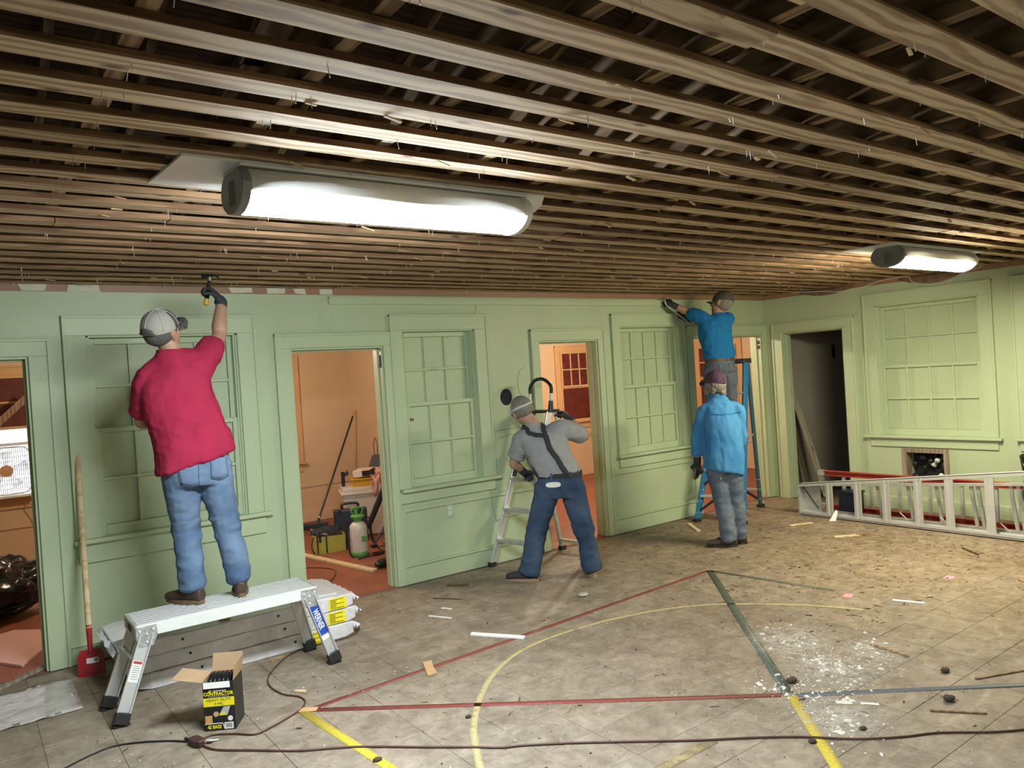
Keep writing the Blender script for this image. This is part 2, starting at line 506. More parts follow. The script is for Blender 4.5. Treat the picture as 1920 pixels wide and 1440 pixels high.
# ---- main wall
D1 = (-0.45, 0.41, 0, 2.079); D2 = (2.17, 2.984, 0, 2.079); D3 = (4.69, 5.479, 0, 2.079); D4 = (6.995, 8.313, 0, 2.079)
WN1 = (0.750, 1.762, 0.82, 2.209); WN2 = (3.173, 3.933, 0.82, 2.209); WN3 = (5.811, 6.728, 0.82, 2.209)
wall = MB()
HOLE = (4.263, 1.552, 0.080)
holed(wall, -3.2, CX + .12, 0, 2.51, WY, WY + .15, [D1, D2, D3, D4, WN1, WN2, WN3, (4.17, 4.356, 1.459, 1.645)])
wall_main = struct(wall.build('wall_main', GREEN))
# square surround filling round the stovepipe hole
m = MB(); n = 32; ring = []
for i in range(n):
    a = 2 * math.pi * i / n
    c, s_ = math.cos(a), math.sin(a); q = 0.093 / max(abs(c), abs(s_))
    ring.append(((HOLE[0] + c * q, HOLE[1] + s_ * q), (HOLE[0] + c * .072, HOLE[1] + s_ * HOLE[2])))
for i in range(n):
    (a0, b0), (a1, b1) = ring[i], ring[(i + 1) % n]
    m.add([(a0[0], WY, a0[1]), (a1[0], WY, a1[1]), (b1[0], WY, b1[1]), (b0[0], WY, b0[1]),
           (a0[0], WY + .1, a0[1]), (a1[0], WY + .1, a1[1]), (b1[0], WY + .1, b1[1]), (b0[0], WY + .1, b0[1])],
          [(0, 1, 2, 3), (2, 6, 7, 3)])
m.build('pipe_hole_surround', GREEN, wall_main)
m = MB(); m.cyl((HOLE[0], WY + .010, HOLE[1]), (HOLE[0], WY + .06, HOLE[1]), 0.088, n=28)
m.build('pipe_hole_plug', plain('soot_black', (0.010, 0.012, 0.022), 0.8), wall_main)
m = MB(); m.box(-3.2, CX, WY - .004, WY + .15, 2.51, 2.60)
m.build('plaster_band', PLASTER, wall_main)
for (a, b, z0) in ((0.40, 0.53, 2.512), (0.655, 0.86, 2.507), (1.745, 1.905, 2.515), (2.02, 2.16, 2.512), (2.245, 2.335, 2.518), (2.45, 2.56, 2.515), (0.10, 0.20, 2.515)):
    mm = MB(); rr = random.Random(int(a * 100))
    poly = [(a, z0), (b, z0 + rr.uniform(-.005, .01)), (b + rr.uniform(-.02, .02), 2.557), (a + rr.uniform(-.02, .02), 2.556)]
    mm.prism(poly, WY - .010, WY - .003, 'y'); mm.build('skim_patch', PATCH, wall_main)
# picture rail and the thin cracks in the plaster
m = MB(); m.box(2.52, 6.86, WY - .022, WY, 2.432, 2.492); m.box(2.52, 6.86, WY - .030, WY, 2.478, 2.496)
struct(m.build('trim_1', GREEN_T, bevel=0.003))
CRACK = plain('plaster_crack', (0.16, 0.19, 0.12), 0.9)
def crack(pts, r=0.0022):
    mb = MB(); mb.tube([(x, WY - .0005, z) for x, z in pts], r, 5); mb.build('wall_crack', CRACK, wall_main)
crack([(3.98, 2.43), (3.95, 2.30), (3.96, 2.18), (4.03, 2.0), (4.04, 1.86), (4.09, 1.82), (4.07, 1.4), (4.02, 1.22), (4.13, 1.24), (4.55, 1.26)])
crack([(4.50, 1.83), (4.44, 1.80), (4.41, 1.72), (4.41, 1.62), (4.44, 1.55)])
crack([(4.02, 1.22), (4.0, 1.0), (4.02, 0.55), (4.05, 0.40), (4.55, 0.43)])
crack([(4.13, 1.17), (4.28, 1.19), (4.56, 1.20)])

# ---- right-hand wall
L5 = lambda y: WY - y
D5 = (0.256, 1.065, 0, 2.079); WN4 = (1.461, 2.526, 0.82, 2.274); WN5 = (2.965, 4.03, 0.82, 2.274); VENT = (1.725, 2.118, 0.28, 0.645)
wall = MB(); holed(wall, 0, 9.1, 0, 2.51, 0, .15, [D5, WN4, WN5, VENT])
wall_right = struct(wall.build('wall_right', GREEN, loc=(CX, WY, 0), rz=W2R))
m = MB(); m.box(0, 9.1, -.004, .15, 2.51, 2.60); m.build('plaster_band', PLASTER, wall_right)
# hanging torn strip of ceiling paper along the band
for (a, b, dz) in ((0.55, 1.25, .055), (1.75, 2.45, .075)):
    g = []
    for i in range(13):
        t = i / 12; x = a + (b - a) * t; sag = dz * math.sin(math.pi * t)
        g.append([(x, -.012 - .03 * math.sin(math.pi * t) * (j / 3), 2.555 - (sag + .03) * j / 3) for j in range(4)])
    mb = MB(); mb.sheet(g, 0.003)
    mb.build('torn_paper_strip', plain('brown_paper', (0.20, 0.12, 0.07), 0.8, var=0.3), wall_right)

# ---- room walls out of view, behind the camera
m = MB(); m.box(-3.2, -3.08, -3.2, 9.9, 0, 2.6); struct(m.build('wall_left', DIMWALL))
m = MB(); m.box(-3.2, CX + .15, -3.2, -3.08, 0, 2.6); struct(m.build('wall_behind', DIMWALL))

# ---- rooms seen through the doorways
FAR = 9.72
far_holes = [(-0.42, 0.66, 0.80, 1.52)]
m = MB(); holed(m, -3.2, 10.5, 0, 2.6, FAR, FAR + .15, far_holes); wall_far = struct(m.build('wall_far', BACKWALL))
m = MB(); m.box(10.4, 10.52, WY + .15, FAR, 0, 2.6); wall_end = struct(m.build('wall_end', BACKWALL))
m = MB(); m.box(4.38, 4.48, WY + .15, FAR, 0, 2.6); wall_partition = struct(m.build('wall_partition', BACKWALL))
m = MB(); m.box(4.365, 4.38, 7.35, 8.9, 0, 2.05); m.box(4.355, 4.38, 8.86, 8.95, 0, 2.12); m.build('flush_door_panel', BACKWALL, wall_partition)
m = MB(); m.box(CX + .15, 11.5, 5.72, 5.80, 0, 2.6); wall_grey = struct(m.build('wall_grey', GREYWALL))
m = MB(); m.box(CX + .15, 11.5, 3.1, 3.22, 0, 2.6); m.box(11.5, 11.6, 3.1, 5.9, 0, 2.6); struct(m.build('wall_dark_room', GREYWALL))
m = MB(); m.box(9.62, 9.68, 5.712, 5.722, 1.72, 1.90); m.build('switch_slot', INK, wall_grey)
m = MB(); m.box(-3.2, 10.5, WY + .15, FAR + .15, 2.6, 2.66); struct(m.build('ceiling', BACKWALL))
m = MB(); m.box(CX + .15, 11.6, 3.1, WY, 2.6, 2.66); struct(m.build('ceiling', GREYWALL))
for nm, args in (('baseboard_far', (-3.08, 4.38, FAR - .02, FAR, 0, .13)), ('baseboard_far', (4.48, 10.4, FAR - .02, FAR, 0, .13)),
                 ('baseboard_end', (10.38, 10.4, WY + .15, FAR, 0, .13)), ('baseboard_grey', (CX + .15, 11.5, 5.705, 5.72, 0, .10))):
    m = MB(); m.box(*args); struct(m.build(nm, GREYWALL if 'grey' in nm else BACKWALL, bevel=.004))
m = MB(); m.box(4.48, 10.4, FAR - .018, FAR, .66, .71); struct(m.build('trim_2', ORANGE_T, bevel=.004))
m = MB(); m.box(-3.0, 4.38, FAR - .014, FAR, .46, .475); struct(m.build('trim_3', BACKWALL))

# ---- windows and door casings
def place(obj, right):
    obj.location = (CX, WY, 0) if right else (0, WY, 0)
    if right: obj.rotation_euler = (0, 0, W2R)

def sash(par, x0, x1, z0, z1, y, cols, rows, frame, pane, st=.045, top=.045, bot=.05, mun=.022, th=.035, pane_y=None):
    s = MB()
    s.box(x0, x0 + st, y, y + th, z0, z1); s.box(x1 - st, x1, y, y + th, z0, z1)
    s.box(x0 + st, x1 - st, y, y + th, z1 - top, z1); s.box(x0 + st, x1 - st, y, y + th, z0, z0 + bot)
    so = s.build('sash', frame, par, bevel=.003)
    gx0, gx1, gz0, gz1 = x0 + st, x1 - st, z0 + bot, z1 - top
    cw = (gx1 - gx0) / cols; rh = (gz1 - gz0) / rows
    for i in range(1, cols):
        q = MB(); q.box(gx0 + i * cw - mun / 2, gx0 + i * cw + mun / 2, y + .004, y + th - .004, gz0, gz1); q.build('muntin', frame, so, bevel=.003)
    for j in range(1, rows):
        q = MB(); q.box(gx0, gx1, y + .002, y + th - .006, gz0 + j * rh - mun / 2, gz0 + j * rh + mun / 2); q.build('muntin', frame, so, bevel=.003)
    pm = MB(); pm.box(-cw / 2 + .002, cw / 2 - .002, 0, .004, -rh / 2 + .002, rh / 2 - .002)
    me = pm.mesh('pane', pane)
    for i in range(cols):
        for j in range(rows):
            link('pane', me, so, (gx0 + (i + .5) * cw, y + th - .012, gz0 + (j + .5) * rh))
    return so

def casing(par, l, r, ol, or_, top, otop, z0, mat, proud=.022, left=True, right=True):
    if left:
        m = MB(); m.box(l, ol, -proud, 0, z0, otop); m.box(l - .004, l + .018, -proud - .010, 0, z0, top); m.build('side_casing', mat, par, bevel=.003)
    if right:
        m = MB(); m.box(or_, r, -proud, 0, z0, otop); m.box(r - .018, r + .004, -proud - .010, 0, z0, top); m.build('side_casing', mat, par, bevel=.003)
    m = MB(); m.box(l, r, -proud, 0, otop, top); m.box(l - .004, r + .004, -proud - .012, 0, top - .02, top); m.build('head_casing', mat, par, bevel=.003)

def window(i, right, l, r, top, ol, or_, otop, meet, sill, sl, sr, apron, cols, lower_cols=None):
    w = struct(empty('window_%d' % i)); place(w, right)
    casing(w, l, r, ol, or_, top, otop, sill, GREEN_T)
    m = MB(); m.box(sl, sr, -.060, .10, sill - .028, sill); m.build('stool', GREEN_T, w, bevel=.006, seg=2)
    m = MB(); m.box(l + .01, r - .01, -.020, 0, apron, sill - .028); m.build('apron', GREEN_T, w, bevel=.003)
    m = MB(); t = .012
    m.box(ol, ol + t, 0, .15, sill, otop); m.box(or_ - t, or_, 0, .15, sill, otop); m.box(ol, or_, 0, .15, otop - t, otop)
    for y in (.028, .070): m.box(ol, ol + t + .012, y - .010, y, sill, otop); m.box(or_ - t - .012, or_, y - .010, y, sill, otop)
    m.build('jamb', GREEN_T, w)
    sash(w, ol + t, or_ - t, meet - .02, otop - t, .074, cols, 2, GREEN_T, GREEN, bot=.035)
    sash(w, ol + t, or_ - t, sill, meet + .018, .032, cols, 2, GREEN_T, GREEN, top=.036, bot=.07)
    m = MB(); m.box(ol, or_, .135, .149, sill, otop); m.build('backing_board', GREEN, w)
    return w

window(1, False, .614, 1.900, 2.346, .750, 1.762, 2.209, 1.553, .827, .600, 1.940, .665, 4)
window(2, False, 3.058, 4.070, 2.346, 3.173, 3.933, 2.209, 1.553, .827, 3.071, 4.114, .700, 3)
window(3, False, 5.689, 6.850, 2.346, 5.811, 6.728, 2.209, 1.553, .827, 5.669, 6.889, .690, 4)
window(4, True, 1.327, 2.654, 2.415, 1.461, 2.526, 2.274, 1.587, .825, 1.281, 2.690, .700, 4)
window(5, True, 2.832, 4.165, 2.415, 2.965, 4.030, 2.274, 1.587, .829, 2.815, 4.20, .700, 4)

m = MB(); m.prism([(3.222, 1.415), (3.262, 1.412), (3.258, 1.436), (3.240, 1.430), (3.225, 1.440)], .028, .0325, 'y')
m.build('bare_wood_chip_mark', plain('bare_brown_wood', (.22, .10, .05), .8), bpy.data.objects['window_2'])

def doorway(i, right, l, r, ol, or_, top=2.195, otop=2.079, left=True, rgt=True):
    w = struct(empty('door_%d' % i)); place(w, right)
    casing(w, l, r, ol, or_, top, otop, 0, GREEN_T, left=left, right=rgt)
    t = .016
    for a, b in ((ol, ol + t), (or_ - t, or_)):
        m = MB(); m.box(a, b, -.004, .155, 0, otop - t); m.build('side_jamb', GREEN_T, w, bevel=.002)
    m = MB(); m.box(ol, or_, -.004, .155, otop - t, otop); m.build('head_jamb', GREEN_T, w, bevel=.002)
    m = MB()
    m.box(ol + t, ol + t + .012, .055, .095, 0, otop - t); m.box(or_ - t - .012, or_ - t, .055, .095, 0, otop - t); m.box(ol + t, or_ - t, .055, .095, otop - t - .012, otop - t)
    m.build('door_stop', GREEN_T, w, bevel=.002)
    return w
doorway(1, False, -.57, .535, -.45, .41)
dw2 = doorway(2, False, 2.048, 3.058, 2.17, 2.984, rgt=False)
m = MB(); m.box(2.984, 3.058, -.022, 0, 0, 2.079); m.box(3.046, 3.062, -.032, 0, 0, .80); m.build('side_casing', GREEN_T, dw2, bevel=.003)
doorway(3, False, 4.589, 5.569, 4.69, 5.479)
dw4 = doorway(4, False, 6.875, 8.385, 6.995, 8.313)
dw5 = doorway(5, True, .125, 1.20, .256, 1.065)
HINGE = plain('rusty_hinge', (0.06, 0.035, 0.025), 0.6, 0.4)
for z in (1.92, 1.98):
    m = MB(); m.box(8.285, 8.297, .02, .05, z - .02, z + .02); m.cyl((8.29, .035, z - .022), (8.29, .035, z + .022), .006, n=8); m.build('hinge', HINGE, dw4)
m = MB(); m.box(2.955, 2.968, .01, .05, 1.90, 2.0); m.build('hinge', HINGE, dw2)

# dado panelling and baseboards on the main wall
def wainscot(i, x0, x1, left_st=True):
    w = struct(empty('trim_%d' % i)); place(w, False)
    m = MB(); m.box(x0, x1, -.018, 0, 0, .150); m.build('base_rail', GREEN_T, w, bevel=.003)
    m = MB(); m.box(x0, x1, -.030, 0, .150, .172); m.box(x0, x1, -.022, 0, .172, .186); m.build('base_cap', GREEN_T, w, bevel=.004)
    for a, b in ((x0, x0 + .035), (x1 - .03, x1)):
        m = MB(); m.box(a, b, -.014, 0, .186, .66); m.build('panel_stile', GREEN_T, w, bevel=.003)
    m = MB(); m.box(x0 + .035, x1 - .03, -.014, 0, .625, .66); m.build('panel_rail', GREEN_T, w, bevel=.003)
    return w
wainscot(4, 3.062, 4.589)
wainscot(5, 5.573, 6.871)
for i, (a, b) in enumerate(((.539, 2.044),)):
    m = MB(); m.box(a, b, WY - .018, WY, 0, .115); m.box(a, b, WY - .026, WY, .115, .13); struct(m.build('baseboard_main', GREEN_T, bevel=.003))
m = MB(); m.box(1.206, 9.0, -.018, 0, 0, .14); b_ = struct(m.build('baseboard_right', GREEN_T, loc=(CX, WY, 0), rz=W2R, bevel=.003))

# far-room windows
def far_window(i, x0, x1, z0, z1, meet, cols, lower=True, upper_rows=2):
    w = struct(empty('window_%d' % i, (0, FAR, 0)))
    casing(w, x0, x1, x0 + .10, x1 - .10, z1, z1 - .10, z0, ORANGE_T)
    m = MB(); m.box(x0 - .03, x1 + .03, -.07, 0, z0 - .03, z0); m.build('stool', ORANGE_T, w, bevel=.005)
    m = MB(); m.box(x0 + .01, x1 - .01, -.018, 0, z0 - .13, z0 - .03); m.build('apron', ORANGE_T, w, bevel=.003)
    sash(w, x0 + .10, x1 - .10, meet, z1 - .10, -.045, cols, upper_rows, ORANGE_T, REDPANE, st=.035, top=.035, bot=.03, th=.03)
    if lower: sash(w, x0 + .10, x1 - .10, z0, meet, -.030, 1, 1, ORANGE_T, REDPANE, st=.03, top=.02, bot=.03, th=.028)
    return w
far_window(6, -.52, .76, .80, 2.20, 1.52, 4, lower=False)
far_window(7, 2.55, 3.66, .80, 2.20, 1.52, 3)
far_window(8, 8.05, 9.25, .93, 2.20, 1.50, 5)
w = far_window(9, 7.2 - 6.4, 8.2 - 6.4, .55, 2.15, 1.50, 3)
w.location = (10.4, 9.55, 0); w.rotation_euler = (0, 0, W2R)

# vent hole in the right wall: bare wood frame with dark rubble inside
vw = thing('wall_vent', 'square vent hole in a bare wooden frame beneath the right window', 'vent', (CX, WY, 0), W2R)
VF = wood('bare_grey_wood', (0.26, 0.19, 0.13), (0.40, 0.32, 0.24), axis='Z')
for a in ((1.677, 1.727, .28, .687), (2.113, 2.163, .28, .687), (1.727, 2.113, .640, .687)):
    m = MB(); m.box(a[0], a[1], -.024, .10, a[2], a[3]); m.build('frame_board', VF, vw, bevel=.003)
m = MB(); m.box(1.70, 2.14, .148, .16, .25, .68); m.build('back_plate', INK, vw)
rr = random.Random(5)
for q in range(15):
    x, z = rr.uniform(1.76, 2.08), rr.uniform(.30, .60)
    m = MB(); m.ellipsoid((0, 0, 0), rr.uniform(.03, .06), .03, rr.uniform(.02, .05), n=7, k=4)
    o = m.build('rubble_piece', BLACKPL if q % 5 else PAPER, vw, (x, rr.uniform(.06, .11), z)); o.rotation_euler = (rr.uniform(0, 3), rr.uniform(0, 3), rr.uniform(0, 3))

# outlet plate on the dado
ol = thing('power_outlet', 'white duplex outlet plate low on the green dado', 'outlet', (3.551, WY - .003, .573))
m = MB(); m.box(-.036, .036, -.007, 0, -.060, .060); m.build('cover_plate', GREEN_T, ol, bevel=.003)
for z in (-.022, .024):
    m = MB(); m.box(-.017, .017, -.0095, -.006, z - .014, z + .014); f_ = m.build('socket', PAPER, ol, bevel=.002)
    for x in (-.007, .006):
        m = MB(); m.box(x - .0015, x + .0015, -.0105, -.009, z - .004, z + .008); m.build('slot', INK, f_)

# ================================================================== CEILING
ZC = 2.56
m = MB()
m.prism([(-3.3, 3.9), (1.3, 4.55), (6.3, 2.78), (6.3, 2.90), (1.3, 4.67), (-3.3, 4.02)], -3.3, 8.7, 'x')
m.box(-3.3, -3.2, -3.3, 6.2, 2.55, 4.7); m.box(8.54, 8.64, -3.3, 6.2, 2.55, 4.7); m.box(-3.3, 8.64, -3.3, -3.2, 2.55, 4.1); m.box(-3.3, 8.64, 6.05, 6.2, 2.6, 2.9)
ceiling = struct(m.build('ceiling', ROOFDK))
rng = random.Random(11)
rows = list(range(-15, 22))
for k in rows:
    y = 1.322 + .2135 * k
    cuts = [-3.08]
    if rng.random() < .8: cuts.append(.385 + .432 * rng.choice([-3, -2, -1, 0, 1, 3, 4, 5, 6]) + .022)
    cuts.append(.385 + .432 * rng.choice([8, 9, 10, 11, 12, 13, 14]) + .022)
    cuts.append(8.375)
    for a, b in zip(cuts, cuts[1:]):
        L = b - a - .003; w_ = .090 + rng.uniform(-.004, .004)
        mb = MB()
        vs = [(x, yy, z) for z in (0, .021) for yy in (0, w_) for x in (-L / 2, L / 2)]
        mb.add(vs, [(0, 2, 3, 1)], 0)
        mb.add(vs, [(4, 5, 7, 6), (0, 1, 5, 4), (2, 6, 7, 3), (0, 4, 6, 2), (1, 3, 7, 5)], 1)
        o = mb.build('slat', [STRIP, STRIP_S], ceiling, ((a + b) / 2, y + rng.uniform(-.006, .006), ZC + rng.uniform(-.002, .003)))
        o.rotation_euler = (0, rng.uniform(-.0008, .0008), rng.uniform(-.0016, .0016))
for k in range(-8, 19):
    x = .385 + .432 * k
    m = MB(); m.box(-.023, .023, -3.1, 5.98, 0, .14); m.build('joist', JOIST, ceiling, (x + rng.uniform(-.01, .01), 0, ZC + .0245))
for k in range(-8, 19):
    x = .385 + .432 * k + .06
    m = MB(); m.beam((0, 6.1, 2.79), (0, 1.3, 4.48), .04, .12, (0, 0, 1)); m.beam((0, -3.2, 3.85), (0, 1.3, 4.48), .04, .12, (0, 0, 1)); m.build('rafter', JOIST, ceiling, (x, 0, 0))
# blocking pieces lying across the joists
for q in range(26):
    x = rng.uniform(.2, 7.5); y = rng.uniform(1.2, 5.0)
    m = MB(); m.box(-.045, .045, -.25, .25, 0, .03); o = m.build('loose_attic_board', JOIST, ceiling, (x, y, ZC + .165 + .0)); o.rotation_euler = (0, 0, rng.uniform(-.5, .1))
# nails and splinters left behind by the stripped ceiling boards
nb = MB(); sb = MB()
NAIL = plain('bright_nail', (0.55, 0.53, 0.48), 0.4, 0.8)
SPLINT = wood('fresh_splinter_wood', (0.48, 0.33, 0.17), (0.72, 0.55, 0.32), vary=.2)
for k in rows:
    y = 1.322 + .2135 * k
    for q in range(26):
        x = .385 + .432 * rng.randint(-3, 18) + rng.uniform(-.03, .03); yy = y + rng.uniform(.015, .075); l = rng.uniform(.012, .032)
        nb.cyl((x, yy, ZC + .003), (x + rng.uniform(-.006, .006), yy + rng.uniform(-.004, .004), ZC - l), .0013, n=5)
    for q in range(5):
        x = rng.uniform(-.5, 8.0); yy = y + rng.choice([.003, .084]); l = rng.uniform(.02, .07)
        sb.beam((x, yy, ZC - .003), (x + l, yy + rng.uniform(-.008, .008), ZC - rng.uniform(.004, .022)), rng.uniform(.006, .02), .004)
tag(nb.build('nails', NAIL, ceiling), kind='stuff')
tag(sb.build('splinters', SPLINT, ceiling), kind='stuff')

# ================================================================== LAMPS
SHADE = plain('white_lens_shoulder', (0.80, 0.82, 0.82), 0.4, var=0.03)
CAPG = plain('grey_end_cap', (0.20, 0.21, 0.22), 0.45, var=.08)
def lamp(label, x0, x1, yc, colour, plate=None, n_lamp=None):
    t = thing('ceiling_light', label, 'ceiling light', (0, 0, 0), group='tube fixtures under the bare slats')
    a = .122                # half width of the wraparound lens
    zt = ZC - .022
    if plate:
        m = MB()
        m.prism(plate, ZC - .010, ZC - .001, 'z'); m.build('mounting_board', WHITEM, t)
    m = MB(); m.box(x0, x1, yc - .10, yc + .10, zt, ZC - .010); m.build('channel', WHITEM, t, bevel=.003)
    # lens: the white shoulder strips and the glowing lower part
    zc_ = zt - .066
    def pt(deg, r=1.0):
        return (yc + a * r * math.cos(math.radians(deg)), zc_ - .080 * r * math.sin(math.radians(deg)))
    for d0, d1, nm, mat in ((-55, 17, 'side_shade', SHADE), (163, 235, 'side_shade', SHADE)):
        g = [[(x, ) + pt(d0 + (d1 - d0) * i / 6) for i in range(7)] for x in (x0 + .03, x1 - .03)]
        m = MB(); m.sheet(g, .003); m.build(nm, mat, t)
    g = [[(x, ) + pt(17 + 146 * i / 24) for i in range(25)] for x in (x0 + .03, x1 - .03)]
    m = MB(); m.sheet(g, 0); m.build('diffuser', emis('lamp_glow', *colour), t)
    for x, s_ in ((x0, 1), (x1, -1)):
        m = MB()
        prof = [pt(-55 + 290 * i / 28, 1.05) for i in range(29)]
        m.prism(prof, x - .004 * s_, x + .032 * s_, 'x'); e = m.build('end_cap', CAPG if s_ > 0 else WHITE, t, bevel=.004)
        for q in range(5):
            y = yc - .03 + q * .012
            mm = MB(); mm.box(x - .007 * s_ - .001, x - .004 * s_ + .001, y - .002, y + .002, zc_ - .055, zc_ + .03); mm.build('ridge', CAPG, e)
    return t
lamp('long white tube light in the left half of the ceiling', .84, 2.10, 2.745, LAMP_COOL,
     [(.655, 2.655), (.64, 2.90), (.625, 3.055), (1.3, 3.06), (2.36, 2.93), (2.30, 2.80), (2.2, 2.655)])
lamp('white tube light near the far right corner of the ceiling', 5.70, 6.95, 2.90, LAMP_WARM,
     [(5.63, 2.80), (5.60, 3.21), (6.4, 3.22), (7.15, 3.05), (7.15, 2.80)])
lamp('added unseen tube light behind the camera on the left', 1.0, 2.26, -1.1, LAMP_REAR_ADDED)  # this pair is added out of view for extra light
lamp('added unseen tube light behind the camera on the right', 5.7, 6.96, -1.1, LAMP_REAR_ADDED)
# unseen bulbs added to light the two rooms behind the main wall
def bulb(label, x, y, z, w):
    t = thing('added_bulb', label, 'added light bulb', (x, y, z))
    m = MB(); m.cyl((0, 0, .10), (0, 0, 2.6 - z), .004, n=6); m.build('cord', BLACKPL, t)
    m = MB(); m.cyl((0, 0, .045), (0, 0, .10), .02, .018); m.build('socket', BLACKPL, t)
    m = MB(); m.ellipsoid((0, 0, 0), .03, .03, .045); m.build('glass_bulb', emis('bulb_glow', (1.0, .84, .66), w), t)
    return t
bulb('added unseen bulb lighting the room behind the left doorways', 2.1, 7.7, 2.40, ADDED_BULB_W * 18)
bulb('added unseen bulb lighting the room behind the right doorways', 7.2, 7.6, 2.40, ADDED_BULB_W * 30)

# ================================================================== OBJECTS
KRAFT = plain('kraft_card', (0.42, 0.28, 0.165), 0.85, var=.10, scale=8)
PINE = wood('new_pine', (0.55, 0.40, 0.22), (0.74, 0.58, 0.37), vary=.12)
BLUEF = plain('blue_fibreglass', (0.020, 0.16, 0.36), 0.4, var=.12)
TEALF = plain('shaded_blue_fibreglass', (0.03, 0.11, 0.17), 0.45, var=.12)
REDF = plain('red_fibreglass', (0.40, 0.055, 0.035), 0.45, var=.15)
WRAP = plain('white_shrink_wrap', (0.70, 0.69, 0.72), 0.28, var=.10, scale=20, bump=.5, bscale=22)

# ---- work platform under the man in the red shirt
pf = thing('work_platform', 'low aluminium work platform the man in the red shirt stands on', 'work platform', (1.26, 4.80, 0))
ox, oy = 1.26, 4.80
def PL(*p): return (p[0] - ox, p[1] - oy, p[2])
ZD = .500
m = MB(); m.box(.745 - ox, 1.775 - ox, 4.660 - oy, 4.965 - oy, ZD - .022, ZD - .010); m.build('deck', ALU_D, pf)
for q in range(8):
    y = 4.672 + q * .0403
    m = MB(); m.box(.748 - ox, 1.772 - ox, y - oy, y + .025 - oy, ZD - .012, ZD + .001); m.build('tread_rib', ALU, pf, bevel=.0025)
for y0 in (4.645, 4.960):
    m = MB(); m.box(.74 - ox, 1.78 - ox, y0 - oy, y0 + .018 - oy, ZD - .068, ZD - .001); m.build('side_rail', WHITEM, pf, bevel=.002)
for x0 in (.732, 1.772):
    m = MB(); m.box(x0 - ox, x0 + .016 - ox, 4.65 - oy, 4.972 - oy, ZD - .075, ZD - .002); e = m.build('end_plate', ALU_D, pf, bevel=.002)
    if x0 < 1:
        mm = MB(); mm.box(x0 - .002 - ox, x0 - ox, 4.76 - oy, 4.86 - oy, ZD - .055, ZD - .022); mm.build('handle_slot', INK, e)
legs = (((.79, 4.655), (.628, 4.594), -1), ((.79, 4.968), (.614, 4.905), -1), ((1.73, 4.655), (1.854, 4.613), 1), ((1.73, 4.968), (1.825, 4.955), 1))
for (tx, ty), (fx, fy), s_ in legs:
    m = MB()
    a, b = V(PL(tx, ty, ZD - .055)), V(PL(fx, fy, .035))
    dr = (b - a).normalized(); side = V((1, 0, 0)); side = (side - dr * side.dot(dr)).normalized(); nn = dr.cross(side)
    L = (b - a).length / 2
    m.obox((a + b) / 2, dr * L, side * .034, nn * .003)
    for q in (-1, 1): m.obox((a + b) / 2 + side * (.032 * q) + nn * .012, dr * L, side * .003, nn * .014)
    lg = m.build('leg', ALU, pf)
    m = MB(); c = V(PL(fx, fy, .0)); up = -dr
    m.obox(b + nn * .008 - dr * .008, dr * .030, side * .039, nn * .022); m.box(c.x - .042, c.x + .042, c.y - .02, c.y + .034, 0, .016); m.build('rubber_foot', RUBBER, lg, bevel=.003)
    if ty < 4.8:
        m = MB(); m.cyl(a + dr * .33 * 1 - nn * .004, a + dr * .33 - nn * .009, .005, n=8); m.cyl(b - nn * .003, b - nn * .016, .006, n=8); m.build('rivet', WHITEM, lg)
        sgn = -1 if nn.y > 0 else 1
        off = nn * (.0040 * sgn)
        if s_ < 0:
            m = MB(); m.obox(a + dr * .20 + off, dr * .055, side * .026, nn * .0006); lab = m.build('safety_label', PAPER, lg)
            m = MB(); m.obox(a + dr * .152 + off * 1.3, dr * .006, side * .022, nn * .0006); m.build('label_header', REDL, lg)
            m = MB()
            for q in range(7): m.obox(a + dr * (.17 + q * .011) + off * 1.3, dr * .0016, side * .018, nn * .0005)
            m.build('label_print', GALV, lg)
        else:
            m = MB(); m.obox(a + dr * .165 + off, dr * .098, side * .028, nn * .0006); m.build('maker_label', BLUEL, lg)
            lettering('WERNER', .052, PAPER, lg, frame_M(a + dr * .16 + off * 1.5, dr, side if (dr.cross(side)).y < 0 else -side), sx=.62, bold=.0012)
            m = MB(); m.obox(a + dr * .283 + off * 1.2, dr * .014, side * .024, nn * .0006); m.build('barcode_label', PAPER, lg)
for s_, x in ((-1, .79), (1, 1.73)):
    for y in (4.648, 4.972):
        yy = y - oy; d = -1 if y < 4.8 else 1
        poly = [(x - .052 * 1, ZD - .008), (x + .052, ZD - .008), (x + .058 * (1 if s_ < 0 else 1), ZD - .06), (x + (.03 if s_ < 0 else .045), ZD - .12), (x - (.045 if s_ < 0 else .03), ZD - .12), (x - .055, ZD - .06)]
        m = MB(); m.prism([(px - ox, pz) for px, pz in poly], yy - .003 + .004 * d, yy + .003 + .004 * d, 'y'); h = m.build('hinge_plate', GALV, pf)
        m = MB()
        for px, pz in ((x - .035, ZD - .03), (x + .035, ZD - .03), (x, ZD - .05), (x, ZD - .095)): m.cyl((px - ox, yy + .007 * d, pz), (px - ox, yy + .012 * d, pz), .006, n=8)
        m.build('rivets', WHITEM, h)
for s_, x, x2 in ((-1, .74, .735), (1, 1.765, 1.785)):
    m = MB(); m.beam(PL(x + .02 * s_, 4.66, .32), PL(x2 + .03 * s_, 4.96, .32), .028, .012); m.build('leg_brace', ALU, pf)

